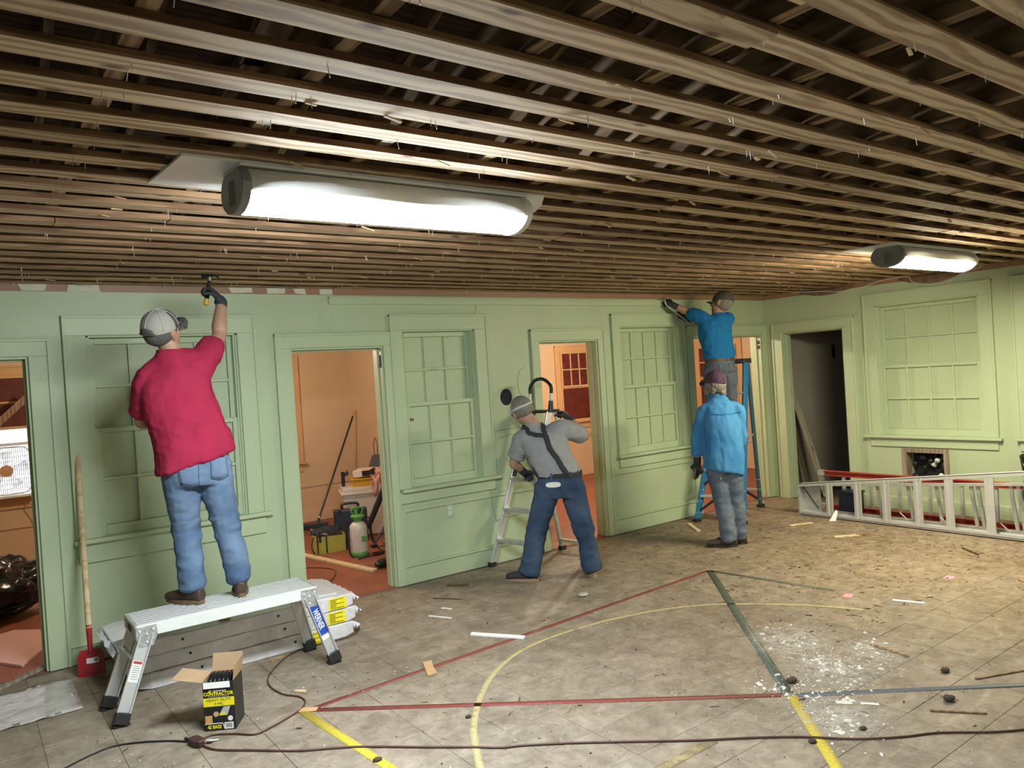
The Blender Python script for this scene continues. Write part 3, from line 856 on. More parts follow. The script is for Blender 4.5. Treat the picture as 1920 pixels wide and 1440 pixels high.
# ---- stack of shrink-wrapped ceiling panels behind the platform
for q, (x0, x1, y0, y1, z0) in enumerate(((.80, 2.185, 5.03, 5.64, .002), (.74, 2.215, 5.045, 5.65, .100), (.70, 2.20, 5.04, 5.655, .198))):
    t = thing('panel_pack', ('bottom', 'middle', 'topmost')[q] + ' white wrapped panel pack in the stack behind the platform', 'panel pack', ((x0 + x1) / 2, (y0 + y1) / 2, z0), group='wrapped ceiling panel packs')
    lx, ly = (x1 - x0) / 2, (y1 - y0) / 2
    m = MB()
    rr = random.Random(40 + q); n = 22
    sec = [(-ly, .002), (-ly, .089), (-ly + .008, .095), (ly - .008, .095), (ly, .089), (ly, .002)]
    rings = []
    for i in range(n + 1):
        x = -lx + 2 * lx * i / n
        e = min(i, n - i)
        sh = 1.0 if e > 0 else .93
        rings.append([(x + rr.uniform(-.004, .004), y * sh + rr.uniform(-.002, .002), (z - .05) * (1 if e > 0 else .80) + .05 + rr.uniform(-.0015, .0015)) for y, z in sec])
    vs = [p for r_ in rings for p in r_]; k = len(sec)
    m.add(vs, [(i * k + j, i * k + (j + 1) % k, (i + 1) * k + (j + 1) % k, (i + 1) * k + j) for i in range(n) for j in range(k)], 0)
    m.add(rings[0], [tuple(range(k))], 0); m.add(rings[-1], [tuple(range(k - 1, -1, -1))], 0)
    m.build('wrapped_body', WRAP, t)
    # loose crumpled ends of the film
    for sx in (-1, 1):
        g = []
        for i in range(10):
            y = -ly + 2 * ly * i / 9
            g.append([(sx * (lx + .004 + .045 * j / 3 * rr.uniform(.5, 1.0)), y, .052 + .045 * (1 - j / 4) * (1 if i % 2 else .7) * (1 if j % 2 else -.4) + rr.uniform(-.006, .006)) for j in range(4)])
        m = MB(); m.sheet(g, .0015); m.build('film_end', WRAP, t)
    lxp = {0: 1.83, 1: 2.00, 2: 2.01}[q]
    m = MB(); m.box(lxp - (x0 + x1) / 2, lxp + .13 - (x0 + x1) / 2, -ly - .005, -ly - .003, .006, .086); lb = m.build('yellow_label', YELLOW, t)
    m = MB()
    for r_ in range(7): m.box(lxp + .012 - (x0 + x1) / 2, lxp + (.055 if r_ % 3 else .11) - (x0 + x1) / 2, -ly - .0062, -ly - .005, .014 + r_ * .0098, .0175 + r_ * .0098)
    m.build('label_print', INK, lb)
    for px in (.35, .95):
        m = MB(); m.box(px - lx, px + .014 - lx, -ly - .004, -ly - .002, .05, .064); m.build('print_mark', INK, t)
# wood chip and scraps on the top pack
def scrap(name, label, pts, th, mat, z=0.0, cat='scrap', group=None, rot=None):
    cx = sum(p[0] for p in pts) / len(pts); cy = sum(p[1] for p in pts) / len(pts)
    m = MB(); m.prism([(x - cx, y - cy) for x, y in pts], 0, th, 'z')
    o = tag(m.build(name, mat, None, (cx, cy, z), bevel=min(.002, th * .3)), label, cat, group)
    if rot: o.rotation_euler = rot
    return o
def bar(name, label, p0, p1, w, th, mat, z=0.0, cat='scrap', group=None):
    dx, dy = p1[0] - p0[0], p1[1] - p0[1]; L = math.hypot(dx, dy); r_ = random.Random(int(p0[0] * 1000))
    nx, ny = -dy / L * w / 2, dx / L * w / 2
    pts = []
    for t in (0, .33, .7, 1): pts.append((p0[0] + dx * t - nx * r_.uniform(.75, 1), p0[1] + dy * t - ny * r_.uniform(.75, 1)))
    for t in (1, .62, .25, 0): pts.append((p0[0] + dx * (t - .02) + nx * r_.uniform(.75, 1), p0[1] + dy * (t - .02) + ny * r_.uniform(.75, 1)))
    return scrap(name, label, pts, th, mat, z, cat, group)
bar('wood_chip', 'small brown wood chip on the topmost panel pack', (1.30, 5.12), (1.36, 5.08), .03, .02, PINE, .2945)
bar('trim_sliver', 'thin white sliver lying on the right end of the topmost panel pack', (1.90, 5.15), (2.10, 5.10), .018, .006, PAPER, .2945)

# ---- floor scraper with red blade leaning on the main wall
fs = thing('floor_scraper', 'long handled floor scraper with red blade leaning beside the window', 'scraper', (.615, 5.575, 0))
m = MB()
g = []
lean = .21
for i in range(2):
    for j in range(1): pass
poly = [(-.085, 0), (.085, 0), (.078, .13), (.062, .165), (-.062, .165), (-.078, .13)]
REDP = plain('red_enamel', (0.36, 0.018, 0.03), 0.35, var=.08)
hv = V((.035, .295, 1.29)).normalized(); bx = V((.88, -.47, 0)); bx = (bx - hv * bx.dot(hv)).normalized(); bn = bx.cross(hv)
vs = [bx * a + hv * b + bn * d for d in (-.002, .002) for a, b in poly]
k = len(poly)
m.add(vs, [tuple(range(k)), tuple(range(2 * k - 1, k - 1, -1))] + [(i, (i + 1) % k, k + (i + 1) % k, k + i) for i in range(k)])
bl = m.build('blade', REDP, fs, (0, 0, .001))
off = bn * (.0035 if bn.y < 0 else -.0035)
m = MB(); m.obox(hv * .095 + bx * .012 + off, bx * .038, hv * .017, bn * .0006); lb = m.build('white_sticker', PAPER, bl)
m = MB()
for q in range(5): m.obox(hv * .097 + bx * (.022 + q * .005) + off * 1.3, bx * .0013, hv * .010, bn * .0006)
m.build('barcode', INK, bl)
m = MB(); m.cyl(hv * .15, hv * .32, .014, .019, n=12); m.build('ferrule', REDP, fs)
m = MB(); m.cyl(hv * .30, hv * 1.53, .0185, .0185, n=14); m.ellipsoid(hv * 1.53, .0185, .0185, .012, n=12, k=6); m.build('handle', PINE, fs)

# ---- box of contractor bags
rzb = -.56
cb = thing('bag_carton', 'open black and yellow carton of contractor bags in front of the platform', 'carton', (.958, 4.19, 0), rzb)
W_, D_, H_ = .157, .165, .255
BLKC = plain('black_print_card', (0.014, 0.014, 0.015), 0.4, var=.1)
tk = .0025
for nm, a in (('front_wall', (0, W_, 0, tk, 0, H_)), ('back_wall', (0, W_, D_ - tk, D_, 0, H_)), ('side_wall', (0, tk, tk, D_ - tk, 0, H_)), ('side_wall', (W_ - tk, W_, tk, D_ - tk, 0, H_)), ('bottom', (tk, W_ - tk, tk, D_ - tk, 0, tk))):
    m = MB(); m.box(*a)
    m.m = [1 if False else 0 for _ in m.m]
    m.build(nm, BLKC if nm in ('front_wall',) else KRAFT if nm in ('bottom', 'back_wall') else BLKC, cb)
m = MB(); m.box(tk, tk + .001, tk, D_ - tk, .002, H_ - .001); m.box(W_ - tk - .001, W_ - tk, tk, D_ - tk, .002, H_ - .001); m.box(tk, W_ - tk, tk, tk + .001, .002, H_ - .001); m.build('card_lining', KRAFT, cb)
def flap(o, e1, e2, mat):
    o, e1, e2 = V(o), V(e1), V(e2); nn = e1.cross(e2).normalized() * .0012
    m = MB(); m.obox(o + (e1 + e2) / 2, e1 / 2, e2 / 2, nn); return m.build('flap', mat, cb)
flap((0, 0, H_), (0, D_, 0), (-.155, .0, .030), KRAFT)
flap((0, D_, H_), (W_, 0, 0), (0, .035, .085), KRAFT)
flap((W_, 0, H_), (0, D_, 0), (.012, 0, .085), KRAFT)
f_ = flap((0.004, -.002, H_), (W_ - .022, 0, 0), (.003, -.006, -.030), PAPER)
m = MB(); m.cyl((W_ / 2 - .06, .085, .20), (W_ / 2 + .06, .085, .20), .074, n=20); 
for q in range(5): m.tube([(W_ / 2 - .045 + q * .022, .085 + .077 * math.cos(a * .5), .20 + .077 * math.sin(a * .5)) for a in range(13)], .003, 5)
m.build('bag_roll', plain('glossy_black_film', (0.012, 0.012, 0.014), 0.2, var=.2), cb)
FM = lambda x, z, d=.0012: frame_M((x, -d, z), (1, 0, 0), (0, 0, 1))
def card_box(nm, x0, x1, z0, z1, mat, d=.001):
    m = MB(); m.box(x0, x1, -d, 0, z0, z1); return m.build(nm, mat, cb)
card_box('yellow_band', 0, W_, .128, .172, YELLOW)
GREYP = plain('grey_print', (0.5, 0.5, 0.5), .6)
lettering('CONTRACTOR', .0255, YELLOW, cb, FM(W_ / 2, .193), sx=.86, bold=.0008)
lettering('CLEAN-UP BAGS', .0115, GREYP, cb, FM(W_ / 2, .179), sx=1.25)
lettering('HEAVY DUTY', .021, INK, cb, FM(W_ / 2, .160, .0016), sx=1.0)
lettering('3 MIL', .019, INK, cb, FM(W_ / 2, .140, .0016), sx=1.1)
lettering('42 BAGS', .026, YELLOW, cb, FM(.050, .020), sx=.72, bold=.001)
m = MB(); m.prism([(.026, .206), (.036, .216), (.046, .209), (.036, .199)], -.0012, 0, 'y'); m.build('logo_mark', YELLOW, cb)
m = MB(); m.box(.052, .118, -.0012, 0, .206, .212); m.build('maker_line', PAPER, cb)
card_box('printed_box', .004, .040, .040, .080, plain('print_tan', (0.60, 0.36, 0.12), .6))
m = MB(); m.prism([(.045, .085), (.052, .098), (.066, .100), (.075, .09), (.072, .076), (.056, .072)], -.001, 0, 'y'); m.build('printed_glove', plain('print_peach', (0.55, 0.35, 0.22), .6), cb)
m = MB(); m.prism([(.075, .080), (.10, .122), (.135, .124), (.118, .078)], -.001, 0, 'y'); m.build('printed_bag', GREYP, cb)
m = MB(); m.prism([(.078, .078), (.088, .094), (.106, .094), (.112, .080)], -.0013, 0, 'y'); m.build('printed_board', YELLOW, cb)
m = MB(); m.cyl((.132, -.0012, .060), (.132, 0, .060), .013, n=20); m.build('print_roundel', PAPER, cb)
card_box('barcode_label', .100, .146, .006, .040, PAPER)
m = MB()
for q in range(9): m.box(.108 + q * .0036, .1095 + q * .0036, -.0016, -.001, .014, .036)
m.build('barcode', INK, cb)
m = MB(); m.prism([(.0, .036), (.0, .040), (.092, .040), (.104, .006), (.100, .006), (.090, .036)], -.0008, 0, 'y'); m.build('print_stripe', PAPER, cb)

# ---- extension cords
CORD = plain('brown_cord', (0.085, 0.035, 0.028), 0.5, var=.15)
CORDB = plain('black_cord', (0.015, 0.015, 0.016), 0.5)
c1 = [(4.123, 1.274), (3.812, 1.444), (3.673, 1.543), (3.521, 1.683), (3.367, 1.775), (3.199, 1.909), (3.048, 2.082), (2.868, 2.241), (2.712, 2.362), (2.564, 2.491), (2.36, 2.672), (2.227, 2.786), (2.068, 2.909), (1.982, 2.963), (1.874, 3.074), (1.724, 3.217), (1.535, 3.404), (1.415, 3.505), (1.246, 3.623), (1.09, 3.779), (0.945, 3.925), (0.905, 4.02)]
m = MB(); m.tube([(p.x, p.y, .0062) for p in catmull([(x, y, 0) for x, y in [(5.2, .55)] + c1], 4)], .0052, 7)
tag(m.build('extension_cord', CORD), 'long brown extension cord running across the front of the floor', 'cord')
c2 = [(0.900, 4.075), (0.965, 4.112), (1.062, 4.043), (1.144, 3.957), (1.237, 3.978), (1.356, 4.033), (1.439, 4.087), (1.489, 4.17), (1.484, 4.254), (1.428, 4.36), (1.412, 4.512), (1.437, 4.642), (1.514, 4.775), (1.648, 4.929), (1.761, 4.998), (1.92, 5.012), (2.12, 4.995), (2.26, 5.12), (2.31, 5.40), (2.36, 5.75), (2.42, 6.3), (2.70, 6.62), (2.84, 6.95), (2.66, 7.25), (2.3, 7.35)]
m = MB(); m.tube([(p.x, p.y, .0062) for p in catmull([(x, y, 0) for x, y in c2], 5)], .0048, 7)
tag(m.build('extension_cord', CORD), 'brown cord curling past the platform leg to the doorway', 'cord')
c3 = [(0.872, 4.105), (0.791, 4.2), (0.66, 4.302), (0.546, 4.351), (0.447, 4.326), (0.35, 4.278), (0.18, 4.19), (-.2, 4.0)]
m = MB(); m.tube([(p.x, p.y, .0058) for p in catmull([(x, y, 0) for x, y in c3], 5)], .0046, 7)
tag(m.build('extension_cord', CORDB), 'black cord leaving the plug block at the lower left', 'cord')
pb = thing('plug_block', 'dark brown triple socket block joining the cords', 'plug', (.886, 4.06, 0), math.atan2(.11, -.03))
m = MB(); m.prism([(-.045, -.014), (-.02, -.028), (.035, -.028), (.05, -.012), (.05, .012), (.035, .028), (-.02, .028), (-.045, .014)], .001, .034, 'z'); m.build('body', plain('dark_brown_rubber', (0.05, 0.02, 0.018), .5), pb, bevel=.004)
m = MB(); m.cyl((-.03, -.035, .012), (-.05, -.085, .006), .004, n=6); m.obox((-.035, -.05, .014), (.016, .008, 0), (-.008, .016, .006), (0, 0, .001)); m.build('paper_tag', PAPER, pb)
m = MB(); m.tube([(.045, 0, .016), (.08, .004, .012), (.115, .0, .007)], .007, 8); m.build('strain_relief', CORDB, pb)

# ---- long aluminium step ladder lying on its side along the right wall
LX = 7.56
lad = thing('step_ladder', 'long aluminium step ladder lying on its side along the right wall', 'ladder', (LX, 3.6, 0))
ly = lambda y: y - 3.6
def rail_z(y): return .345 + (4.95 - y) * .1235
m = MB(); m.box(-.045, .045, ly(1.2), ly(4.97), .020, .026); m.box(-.045, -.039, ly(1.2), ly(4.97), .012, .050); m.box(.039, .045, ly(1.2), ly(4.97), .012, .050); m.build('side_rail', ALU, lad)
vs = MB()
for x0, x1, d0, d1 in ((-.045, .045, .006, .0), (-.045, -.039, .008, -.026), (.039, .045, .008, -.026)):
    p = [(x, y, rail_z(y0) + d) for y0, y in ((4.97, ly(4.97)), (1.2, ly(1.2))) for d in (d0, d1) for x in (x0, x1)]
    vs.add(p, [(0, 1, 3, 2), (4, 6, 7, 5), (0, 4, 5, 1), (2, 3, 7, 6), (0, 2, 6, 4), (1, 5, 7, 3)])
vs.build('side_rail', ALU, lad)
for y in (4.60, 4.28, 3.98, 3.66, 3.37, 3.02, 2.70, 2.38, 2.06, 1.74, 1.42):
    m = MB(); z1 = rail_z(y)
    m.box(-.042, -.034, ly(y) - .040, ly(y) + .040, .026, z1); m.box(-.034, .036, ly(y) + .034, ly(y) + .040, .026, z1); m.box(-.050, -.042, ly(y) - .040, ly(y) - .028, .026, z1); m.box(-.050, -.042, ly(y) + .008, ly(y) + .018, .026, z1)
    m.build('tread', ALU, lad)
m = MB(); m.box(-.048, .05, ly(4.955), ly(4.975), .012, rail_z(4.95)); m.prism([(ly(4.97), .02), (ly(4.97), rail_z(4.97)), (ly(4.76), rail_z(4.8) - .01), (ly(4.74), .03)], .040, .046, 'x'); m.build('top_cap', ALU_D, lad)
m = MB(); m.beam((.034, ly(4.95), .30), (.034, ly(4.78), .08), .01, .006); m.build('spreader_bar', BLACKPL, lad)
for z in (.03, ):
    m = MB(); m.beam((.17, ly(4.7), .03), (.24, ly(1.2), .03), .05, .025); m.build('rear_rail', ALU_D, lad)
    m = MB(); m.beam((.17, ly(4.7), .33), (.24, ly(1.2), .60), .05, .025); m.build('rear_rail', ALU_D, lad)
for y in (4.12, 3.80, 3.52, 3.20, 2.86, 2.5, 2.2, 1.9):
    m = MB(); zt = .30 + (4.95 - y) * .078
    for dy in (-.03, .03):
        m.beam((.19, ly(y) + dy, .045), (.21, ly(y) + dy + .05, zt), .030, .018, (1, 0, 0))
    m.build('rear_rung', ALU_D, lad)
for y in (3.92, 3.53, 3.0):
    m = MB(); m.cyl((.10, ly(y), .12), (.12, ly(y) - .07, .04), .007, n=8); m.build('brace_rod', ALU, lad)

# ---- red fibreglass ladder behind it
rl = thing('step_ladder', 'red fibreglass ladder lying behind the long aluminium ladder', 'ladder', (8.02, 3.6, 0))
for z in (.03, .415):
    m = MB(); m.box(-.012, .0, ly(1.6), ly(4.93), z - .028, z + .028); m.box(-.05, .0, ly(1.6), ly(4.93), z + .020, z + .026); m.box(-.05, .0, ly(1.6), ly(4.93), z - .028, z - .022); m.build('side_rail', REDF, rl)
for z0, z1 in ((.39, .445), (.005, .06)):
    m = MB(); m.box(-.054, .004, ly(4.93), ly(5.0), z0, z1); m.build('rail_end', ALU_D, rl)
for q in range(10):
    y = 4.7 - q * .31
    m = MB(); m.box(-.038, -.016, ly(y) - .016, ly(y) + .016, .052, .392); m.build('rung', ALU_D, rl)
# dark blue crate, plank and black sack behind the ladders
cr = thing('plastic_crate', 'dark navy plastic crate behind the ladders under the dark doorway', 'crate', (7.86, 4.55, 0))
NAVY = plain('navy_plastic', (0.012, 0.016, 0.040), .4, var=.2)
m = MB(); m.prism([(-.09, -.10), (.09, -.10), (.09, .10), (-.09, .10)], 0, .25, 'z'); m.build('body', NAVY, cr, bevel=.012)
m = MB(); m.box(-.10, .10, -.11, .11, .235, .262); m.build('rim', NAVY, cr, bevel=.005)
o = bar('timber_plank', 'brown timber plank on the floor behind the aluminium ladder', (7.66, 4.2), (7.70, 1.5), .09, .025, wood('orange_timber', (.30, .16, .06), (.45, .27, .11), axis='Y'), cat='plank')
bs = thing('black_sack', 'black sack at the right edge standing behind the ladders', 'bag', (8.20, 2.86, 0))
def lump(rx, ry, rz, seed, amp=.12, fr=3.0, n=28, k=18, squash=True):
    m = MB(); vs = []; 
    m.ellipsoid((0, 0, rz), rx, ry, rz, n=n, k=k)
    out = []
    for p in m.v:
        v = V(p); d = noise.fractal(v * fr / max(rx, rz) + V((seed * 7.1, 0, seed * 3.3)), 1.0, 2.0, 4) * amp
        q = V((v.x * (1 + d), v.y * (1 + d), v.z * (1 + d * .6)))
        if squash: q.z = max(.002, q.z * 1.04 - .03 * rz)
        out.append(tuple(q))
    m.v = out
    return m
SACK = plain('glossy_black_plastic', (0.008, 0.008, 0.010), .24, var=.3, bump=1.0, bscale=9, spec=.35)
lump(.14, .14, .40, 3, .25).build('body', SACK, bs)
m = MB(); m.cyl((0, 0, .72), (.01, 0, .84), .035, .06, n=10); m.build('tied_neck', SACK, bs)

# ---- thin cable sagging along the top of the right wall
cp = catmull([(8.36, 5.45, 2.553), (8.352, 5.01, 2.517), (8.35, 4.84, 2.490), (8.35, 4.56, 2.500), (8.355, 4.34, 2.548), (8.36, 4.05, 2.550), (8.35, 3.99, 2.485), (8.35, 3.78, 2.430), (8.35, 3.62, 2.436), (8.355, 3.51, 2.50), (8.36, 3.3, 2.552)], 6)
m = MB(); m.tube(cp, .0035, 6); tag(m.build('loose_cable', PAPER), 'thin pale cable sagging along the top of the right wall', 'cable')

# ---- board and trim leaning in the dark doorway
def leaning(name, label, p0, p1, w, th, mat, cat='board', side=None):
    p0, p1 = V(p0), V(p1); a = p1 - p0
    t = bpy.data.objects.new(name, None)
    m = MB(); s = V(side) if side else V((1, 0, 0)); s = (s - a * (s.dot(a) / a.length_squared)).normalized(); nn = a.normalized().cross(s)
    m.obox(a / 2, a / 2, s * w / 2, nn * th / 2)
    bpy.data.objects.remove(t)
    return tag(m.build(name, mat, None, p0, bevel=.002), label, cat)
OLDB = wood('old_grey_board', (.30, .27, .20), (.46, .42, .33), axis='Z')
leaning('leaning_board', 'long pale board leaning inside the dark doorway', (8.66, 5.33, .012), (8.62, 5.70, 1.33), .10, .020, OLDB, side=(.93, .0, .28))
leaning('leaning_board', 'narrow dark board leaning behind the pale board in the dark doorway', (8.60, 5.50, .01), (8.58, 5.708, .95), .06, .018, wood('dark_board', (.06, .045, .03), (.12, .09, .06), axis='Z'))
sc = scrap('paper_scrap', 'white triangular scrap standing against the aluminium ladder', [(-.08, 0), (.03, 0), (.10, .20), (.085, .22)], .004, PAPER)
sc.location = (7.43, 4.52, .0); sc.rotation_euler = (1.15, 0, -.75)
sc.location.z = .003

# ---- blue fibreglass step ladder under the man in the blue T-shirt
bl = thing('step_ladder', 'blue fibreglass step ladder in front of the doorway near the corner', 'ladder', (7.2, 5.4, 0))
B0 = V((7.2, 5.4, 0))
F1, F2, T1, T2 = V((6.58, 5.64, 0)), V((6.75, 5.15, 0)), V((7.12, 5.58, 1.74)), V((7.20, 5.33, 1.74))
R1, R2, U1, U2 = V((7.53, 6.06, 0)), V((7.69, 5.60, 0)), V((7.21, 5.62, 1.72)), V((7.29, 5.37, 1.72))
def brail(a, b, mat, w, d, nm):
    m = MB(); a, b = V(a), V(b); m.beam(a - B0 + (b - a).normalized() * .03, b - B0, w, d, (1, 0, 0)); o = m.build(nm, mat, bl, bevel=.003)
    m = MB(); m.obox(a - B0 + V((0, 0, .018)), (.045, 0, 0), (0, .03, 0), (0, 0, .018)); m.build('rubber_foot', RUBBER, o, bevel=.004)
    m = MB()
    for q in range(3):
        p = a - B0 + (b - a) * (.06 + q * .07)
        m.cyl(p + V((-.003, -w / 2 - .001, 0)), p + V((-.003, -w / 2 - .004, 0)), .006, n=8); m.cyl(p + V((-d / 2 - .004, 0, 0)), p + V((-d / 2, 0, 0)), .006, n=8)
    m.build('rivets', WHITEM, o)
brail(F1, T1, BLUEF, .030, .075, 'front_rail'); brail(F2, T2, BLUEF, .030, .075, 'front_rail')
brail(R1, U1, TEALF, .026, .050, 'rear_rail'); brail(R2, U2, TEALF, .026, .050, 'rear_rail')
for z in (.28, .56, .84, 1.12, 1.40):
    t = z / 1.74; a, b = F1 + (T1 - F1) * t - B0, F2 + (T2 - F2) * t - B0
    m = MB(); m.beam(a, b, .075, .024); o = m.build('step', ALU, bl, bevel=.003)
    if z < .6:
        a2, b2 = a + V((-.09 * 0 - .04, 0, -.14)), b + V((-.04, 0, -.14))
        m = MB(); m.beam(a + V((-.048, -.01, -.16)), a * .6 + b * .4 + V((0, 0, -.012)), .010, .028); m.beam(b + V((-.048, .01, -.16)), b * .6 + a * .4 + V((0, 0, -.012)), .010, .028); m.build('step_brace', BLACKPL, o)
for z in (.22, .80):
    t = z / 1.72; a, b = R1 + (U1 - R1) * t - B0, R2 + (U2 - R2) * t - B0
    m = MB(); m.beam(a, b, .035, .022); m.build('rear_bar', ALU_D, bl)
    if z < .3:
        m = MB(); m.beam(R1 + (U1 - R1) * .05 - B0, a * .55 + b * .45, .012, .03); m.beam(R2 + (U2 - R2) * .05 - B0, b * .55 + a * .45, .012, .03); m.build('rear_brace', BLACKPL, bl)
m = MB(); c = (T1 + T2 + U1 + U2) / 4 - B0; ax = (T1 - T2) / 2 * 1.15; m.obox(c + V((0, 0, .025)), ax, V((.10, .025, 0)), (0, 0, .028)); m.build('top_cap', plain('dark_grey_plastic', (.035, .04, .045), .5), bl, bevel=.008)
m = MB()
for P, Q in ((F1 + (T1 - F1) * .52, R1 + (U1 - R1) * .52), (F2 + (T2 - F2) * .52, R2 + (U2 - R2) * .52)): m.beam(P - B0, Q - B0, .006, .024)
m.build('spreader', ALU_D, bl)

# ---- aluminium ladder with a hand rail held by the man in braces
al = thing('platform_ladder', 'aluminium ladder with black arched hand rail beside the stovepipe hole', 'ladder', (4.35, 5.6, 0))
A0 = V((4.35, 5.6, 0))
P1, P2, Q1, Q2 = V((3.93, 5.83, 0)), V((4.00, 5.45, 0)), V((4.39, 5.74, 1.40)), V((4.42, 5.46, 1.40))
S1, S2, V1, V2 = V((4.78, 5.83, 0)), V((4.84, 5.45, 0)), V((4.47, 5.74, 1.38)), V((4.50, 5.46, 1.38))
for a, b, mt, nm in ((P1, Q1, ALU, 'front_rail'), (P2, Q2, ALU, 'front_rail'), (S1, V1, ALU_D, 'rear_rail'), (S2, V2, ALU_D, 'rear_rail')):
    m = MB(); d = (b - a).normalized(); m.beam(a - A0 + d * .03, b - A0, .026, .060 if 'front' in nm else .04, (1, 0, 0)); o = m.build(nm, mt, al, bevel=.003)
    m = MB(); m.obox(a - A0 + V((0, 0, .02)), (.036, 0, 0), (0, .024, 0), (0, 0, .02)); m.build('rubber_foot', RUBBER, o, bevel=.004)
    if 'front' in nm:
        m = MB(); m.beam(a - A0 + d * .85, a - A0 + d * 1.15, .030, .050, (1, 0, 0)); m.build('black_rail_sleeve', BLACKPL, o)
        m = MB()
        p = a - A0 + d * .32; m.obox(p + V((-.034, -.0, .0)), d * .018, (0, .012, 0), (.001, 0, 0)); p2 = a - A0 + d * .66
        m.obox(p2 + V((-.034, 0, 0)), d * .05, (0, .012, 0), (.001, 0, 0)); m.build('white_label', PAPER, o)
for z in (.235, .51, .785, 1.06):
    t = z / 1.40; a, b = P1 + (Q1 - P1) * t - A0, P2 + (Q2 - P2) * t - A0
    m = MB(); m.beam(a + V((.01, 0, 0)), b + V((.01, 0, 0)), .085, .030); o = m.build('step', ALU_D, al, bevel=.004)
    m = MB()
    for q in (a, b): m.beam(q + V((.0, 0, -.02)), q + V((.05, 0, -.055)), .008, .02)
    m.build('step_bracket', ALU_D, o)
for z in (.10, .55, 1.0):
    t = z / 1.38; a, b = S1 + (V1 - S1) * t - A0, S2 + (V2 - S2) * t - A0
    m = MB(); m.beam(a, b, .020, .03); m.build('rear_bar', ALU, al)
m = MB(); m.obox((Q1 + Q2 + V1 + V2) / 4 - A0 + V((0, 0, .012)), (.075, 0, 0), (-.02, .155, 0), (0, 0, .014)); m.build('top_platform', BLACKPL, al, bevel=.006)
HR1, HR2 = Q1 - A0 + V((.02, 0, 0)), Q2 - A0 + V((.02, 0, 0))
for p in (HR1, HR2):
    m = MB(); m.cyl(p, p + V((.01, 0, .10)), .026, .020, n=12); o = m.build('rail_socket', BLACKPL, al)
    m = MB(); m.cyl(p + V((.01, 0, .09)), p + V((.02, 0, .20)), .013, n=12); m.build('rail_post', WHITEM, al)
arc = catmull([HR1 + V((.02, 0, .17)), HR1 + V((.025, -.005, .235)), (HR1 + HR2) / 2 + V((.03, .09, .292)), (HR1 + HR2) / 2 + V((.03, -.02, .305)), HR2 + V((.025, .04, .27)), HR2 + V((.022, .0, .225)), HR2 + V((.02, 0, .17))], 6)
m = MB(); m.tube(arc, .017, 10); m.build('hand_rail', BLACKPL, al)

# ================================================================== SIDE ROOM, MIDDLE DOORWAY
def facing(x, y): return math.atan2(-x, y)      # local x axis across the line of sight
NAVYC = plain('dark_blue_grey_plastic', (.020, .025, .040), .45, var=.12)
tc = thing('tool_case', 'dark navy tool case with top handle standing in the middle doorway room', 'tool case', (3.53, 8.03, 0), facing(3.62, 8.38))
m = MB(); m.box(-.185, .185, -.05, .05, 0, .375); b = m.build('shell', NAVYC, tc, bevel=.018, seg=2)
m = MB(); m.box(-.1855, .1855, -.002, .002, .01, .37); m.build('seam', INK, b)
for x in (-.12, .12):
    m = MB(); m.box(x - .02, x + .02, -.058, -.045, .33, .375); m.build('latch', BLACKPL, tc, bevel=.003)
m = MB(); m.tube(catmull([(-.085, 0, .37), (-.085, 0, .425), (0, 0, .435), (.085, 0, .425), (.085, 0, .37)], 4), .016, 8); m.build('handle', BLACKPL, tc)
LIME = plain('yellow_green_canvas', (.42, .40, .07), .8, var=.12)
tb = thing('tool_bag', 'yellow and black open tool bag on the red floor', 'tool bag', (3.17, 7.80, 0), facing(3.1, 7.7) + .25)
m = MB(); poly = [(-.165, -.10), (.165, -.10), (.165, .10), (-.165, .10)]
vs = [(x, y, 0) for x, y in poly] + [(x * .97, y * 1.05, .17 if i in (1,) else .18) for i, (x, y) in enumerate(poly)]
m.add(vs, [(3, 2, 1, 0), (0, 1, 5, 4), (1, 2, 6, 5), (2, 3, 7, 6), (3, 0, 4, 7)]); m.add([tuple(V(v) * .985) for v in vs], [(0, 1, 2, 3), (4, 5, 1, 0), (5, 6, 2, 1), (6, 7, 3, 2), (7, 4, 0, 3)])
m.build('body', LIME, tb)
for x in (-.155, -.06, .155):
    m = MB(); m.box(x - .007, x + .007, -.110, -.098, 0, .185); m.build('black_piping', BLACKPL, tb)
m = MB(); m.box(-.14, -.115, -.113, -.10, .12, .22); m.build('buckle_strap', BLACKPL, tb)
lump(.14, .09, .05, 8, .2).build('dark_contents', BLACKPL, tb, (0, 0, .11))
g = [[(-.17 + .34 * i / 8, .10 + .03 * math.sin(j), .17 + .035 * j - .01 * math.sin(i)) for j in range(3)] for i in range(9)]
m = MB(); m.sheet(g, .006); m.build('open_lid', NAVYC, tb)
m = MB(); m.tube(catmull([(-.17, 0, .17), (-.20, -.03, .08), (-.185, -.05, .01), (-.17, -.04, .005)], 5), .008, 6); m.tube(catmull([(.17, 0, .17), (.215, -.04, .10), (.23, -.06, .02), (.20, -.07, .006)], 5), .010, 6); m.build('shoulder_strap', BLACKPL, tb)
GRN = plain('green_plastic', (.10, .30, .07), .4, var=.1)
CREAM = plain('translucent_tank_plastic', (.60, .56, .52), .4, var=.06)
sp = thing('pump_sprayer', 'white garden sprayer tank with green pump handle on the red floor', 'sprayer', (3.28, 7.29, 0), facing(3.28, 7.29))
m = MB(); m.lathe([(.085, .035), (.090, .05), (.091, .28), (.085, .315), (.062, .345), (.04, .355)], n=24); m.build('tank', CREAM, sp)
m = MB(); m.lathe([(.080, 0), (.092, .006), (.092, .052), (.086, .056)], n=24); m.build('base_ring', GRN, sp)
m = MB(); m.lathe([(.040, .345), (.042, .375), (.050, .385), (.072, .405), (.070, .420), (.035, .428)], n=20); m.build('funnel_cap', GRN, sp)
